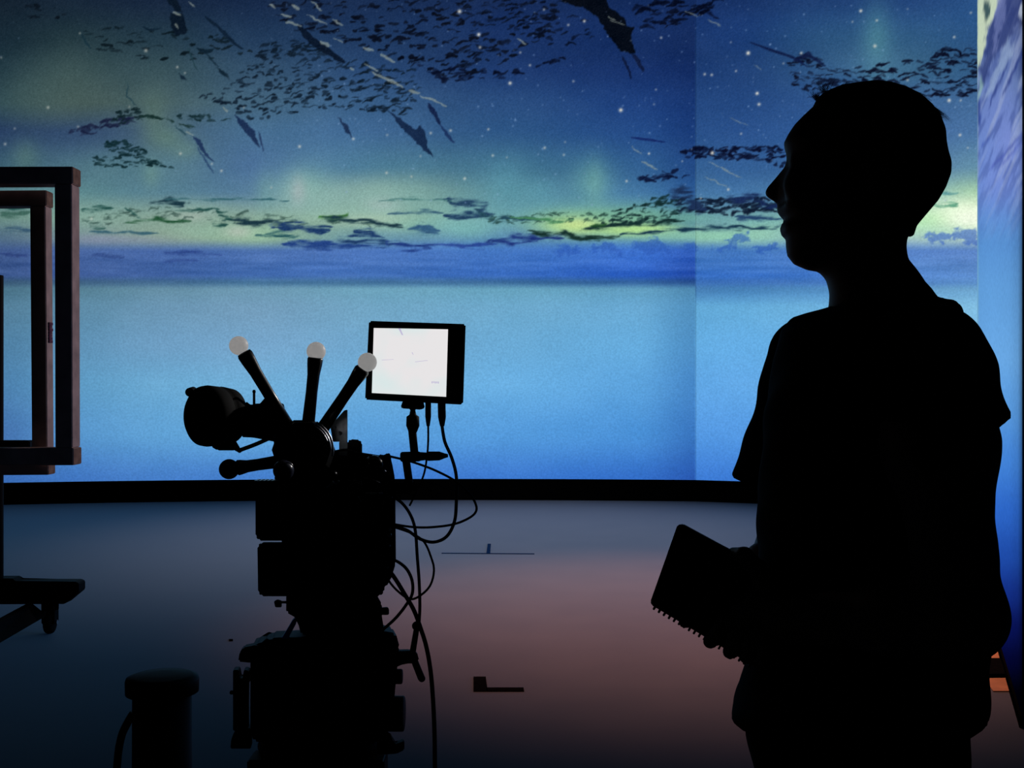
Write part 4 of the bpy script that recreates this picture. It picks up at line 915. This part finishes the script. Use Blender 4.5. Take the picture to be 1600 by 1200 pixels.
# hair cap with loose tufts
hair_px = [(1268,174),(1276,158),(1284,150.5),(1297,143),(1317,135),(1346.7,130.5),(1370,128),(1393,130.7),(1417,138),(1440,150),(1457,165),(1470,181.7),(1478,203),(1479.5,223),(1482,236.7),(1487,253),(1486.5,270),(1478.5,291.7),(1467,311.7),(1450,331.7),(1433,352),(1428,368),(1420,371),(1402,345),(1396,310),(1400,270),(1380,235),(1350,225),(1325,200),(1300,188),(1280,184)]
hpl = [mp(*p) for p in hair_px]
Hf = Field((-.18, -.12, 1.5), (.22, .12, 1.83), .0036)
Hf.inflate([(p[0], p[2]) for p in hpl], lambda U, Z: np.interp(Z, [zc(370), zc(330), zc(240), zc(180), zc(130)], [.058, .075, .0835, .083, .074]), lambda U, Z: np.full(U.shape, .06), 0, 0)
ho = link('hair', Hf.mesh('hair'), M['hair'], man, True, world=False)
def strands(pts, n, seed, spread):
    bm = bmesh.new(); r = random.Random(seed)
    for i in range(n):
        a, b, c_ = [Vector(mp(p[0]+r.uniform(-1, 1)*spread*(j+.6), p[1]+r.uniform(-.6, .6)*spread*(j+.4), r.uniform(-.03, .03))) for j, p in enumerate(pts)]
        prev = None
        for t in (0, .25, .5, .75, 1):
            p = a*(1-t)**2+b*2*t*(1-t)+c_*t*t; w_ = .00038*(1-t*.8)
            cur = [bm.verts.new(p+Vector(o)*w_) for o in ((1, 0, 0), (-.5, .9, .3), (-.5, -.9, .3))]
            if prev:
                for k in range(3): bm.faces.new((prev[k], prev[(k+1) % 3], cur[(k+1) % 3], cur[k]))
            prev = cur
    me = bpy.data.meshes.new('hair_tuft'); bmesh.ops.recalc_face_normals(bm, faces=bm.faces); bm.to_mesh(me); bm.free()
    o = link('hair_tuft', me, M['hair'], ho, world=False); return o
strands([(1294, 152), (1286, 141), (1290, 131)], 80, 1, 7)
strands([(1280, 160), (1272, 151), (1274, 144)], 60, 2, 5)
strands([(1310, 142), (1318, 132), (1330, 130)], 40, 6, 4)
strands([(1455, 166), (1470, 176), (1481, 188)], 26, 3, 3)
strands([(1400, 134), (1425, 138), (1450, 155)], 50, 4, 3)
strands([(1440, 155), (1462, 168), (1476, 184)], 40, 5, 3)
# t-shirt
sh_px = [(1312,462),(1304,474),(1285,482),(1262,490),(1240,499),(1222,520),(1210,560),(1196,640),(1187,760),(1183,860),(1176,960),(1164,1035),(1158,1065),(1144,1096),(1150,1108),(1170,1124),(1300,1140),(1500,1140),(1545,1120),(1548,940),(1545,800),(1545,700),(1548,640),(1540,585),(1526,540),(1514,510),(1503,497),(1501,484),(1494,477),(1484,475),(1472,466),(1466,467),(1455,452),(1442,440),(1432,440),(1410,452),(1360,466)]
sp = [mp(*p) for p in sh_px]
T = Field((-.34, -.34, .85), (.32, .34, 1.56), .0042)
T.inflate([(p[0], p[2]) for p in sp], lambda U, Z: np.interp(Z, [zc(1140), zc(1000), zc(800), zc(600), zc(520), zc(480), zc(440)], [.185, .175, .17, .19, .17, .09, .065]),
          lambda U, Z: np.interp(Z, [zc(1140), zc(600), zc(500), zc(440)], [.10, .12, .07, .03]), 0, 0)
# sleeves
def lerp3(a, b, t): return tuple(np.array(a)*(1-t)+np.array(b)*t)
T.cap(mp(1380, 530, -.08), mp(1452, 570, -.17), .05, .062, .04)
T.cap(mp(1446, 575, -.175), mp(1468, 610, -.20), .064, .066, .03)
hN = mp(1574, 653, -.21)
T.cap(mp(1456, 595, -.195), mp(1494, 700, -.213), .063, .068, .012, clip=(hN, (.8, 0, -1)))
hF = mp(1152, 744, .20)
T.cap(mp(1268, 560, .165), mp(1262, 610, .19), .064, .067, .03)
T.cap(mp(1266, 590, .19), mp(1228, 775, .203), .066, .087, .012, clip=(hF, (-.35, 0, -1)))
# collar ribbing round the neck
ca, cb = np.array(mp(1304, 478)), np.array(mp(1493, 482)); ring = []
for t_ in np.linspace(0, 2*math.pi, 15): 
    p_ = (ca+cb)/2-(cb-ca)/2*math.cos(t_); ring.append((tuple(p_+np.array((0, .066*math.sin(t_), .004*math.sin(t_)**2))), .0060))
T.chain(ring, .004)
# fabric folds
X_, Y_, Z_ = np.meshgrid(*T.ax, indexing='ij', sparse=True)
T.f += (.0022*np.sin(Z_*38+X_*22+Y_*14)*np.sin(Y_*26-Z_*9)+.0012*np.sin(Z_*90+Y_*40)).astype('f')
link('t_shirt', T.mesh('t_shirt'), M['shirt'], man, True, world=False)
# notebook collar tag like fold at the nape
R_ = Field((-.3, -.27, .0), (.28, .27, 1.0), .006)
for sgn in (-1, 1):
    hx = uc(1372)-.02
    hip = (hx-.006, sgn*.085, .90); kn = (hx-.005, sgn*.10, .48); an = (hx+.035, sgn*.105, .06)
    R_.chain([(hip, .122), ((hx-.022, sgn*.095, .70), .112), (kn, .073), ((hx+.02, sgn*.10, .25), .066), (an, .062)], .03)
R_.cap((hx-.006, -.05, .95), (hx-.006, .05, .95), .136, .136, .04)
Rf_ = np.meshgrid(*R_.ax, indexing='ij', sparse=True)
R_.f += (.0025*np.sin(Rf_[2]*60+Rf_[0]*30+Rf_[1]*20)).astype('f')
link('trousers', R_.mesh('trousers'), M['trouser'], man, True, world=False)
for sgn in (-1, 1):
    hx = uc(1372)+.015; Sf = Field((hx-.24, sgn*.105-.08, -.01), (hx+.1, sgn*.105+.08, .16), .005)
    Sf.chain([((hx+.03, sgn*.105, .06), .045), ((hx-.05, sgn*.105, .05), .043), ((hx-.15, sgn*.108, .035), .036)], .02); Sf.cap((hx+.03, sgn*.105, .10), (hx-.01, sgn*.105, .09), .042, .04, .02)
    zg = np.meshgrid(*Sf.ax, indexing='ij', sparse=True)[2]; Sf.f = np.maximum(Sf.f, (.002-zg).astype('f')+0*Sf.f)
    link('shoe', Sf.mesh('shoe'), M['rubber'], man, True, world=False)
# notebook in the hands
nb = empty('notebook', P0+Ee*mp(1100, 930, NV)[0]+Nn*NV+Vector((0, 0, mp(1100, 930, NV)[2])), 'small black spiral-bound notebook held tilted in front of the man\'s waist', 'notebook', -TH)
nbb = Vector(nb.location)
def nl(px, py, v=NV):
    u, v_, z = mp(px, py, v); return P0+Ee*u+Nn*v_+Vector((0, 0, z))
bm = bmesh.new(); prism(bm, [nl(1058, 821), nl(1066, 820), nl(1136, 858), nl(1215, 896), nl(1204, 1040), nl(1190, 1050), nl(1166, 1034), nl(1018, 946), nl(1016, 940)], Nn*.011, .0012)
done(bm, 'cover', M['paper'], nb)
bm = bmesh.new()
for k in range(20):
    t = (k+.5)/20; c_ = nl(1019+(1176-1019)*t, 946+(1041-946)*t)+Nn*.0055; ax_ = (nl(1176, 1041)-nl(1019, 946)).normalized()
    q_ = ax_.to_track_quat('Z', 'Y'); rr = .0046; ring = bmesh.new(); seg, ss = 16, 6; V_ = []
    for i in range(seg):
        th_ = 2*math.pi*i/seg; dirv = q_ @ Vector((math.cos(th_), math.sin(th_), 0)); V_.append([ring.verts.new(c_+dirv*(rr+.0012*math.cos(2*math.pi*j/ss))+ax_*.0016*math.sin(2*math.pi*j/ss)) for j in range(ss)])
    for i in range(seg):
        for j in range(ss): ring.faces.new((V_[i][j], V_[(i+1) % seg][j], V_[(i+1) % seg][(j+1) % ss], V_[i][(j+1) % ss]))
    merge(bm, ring)
done(bm, 'spiral_binding', M['black'], nb, True)
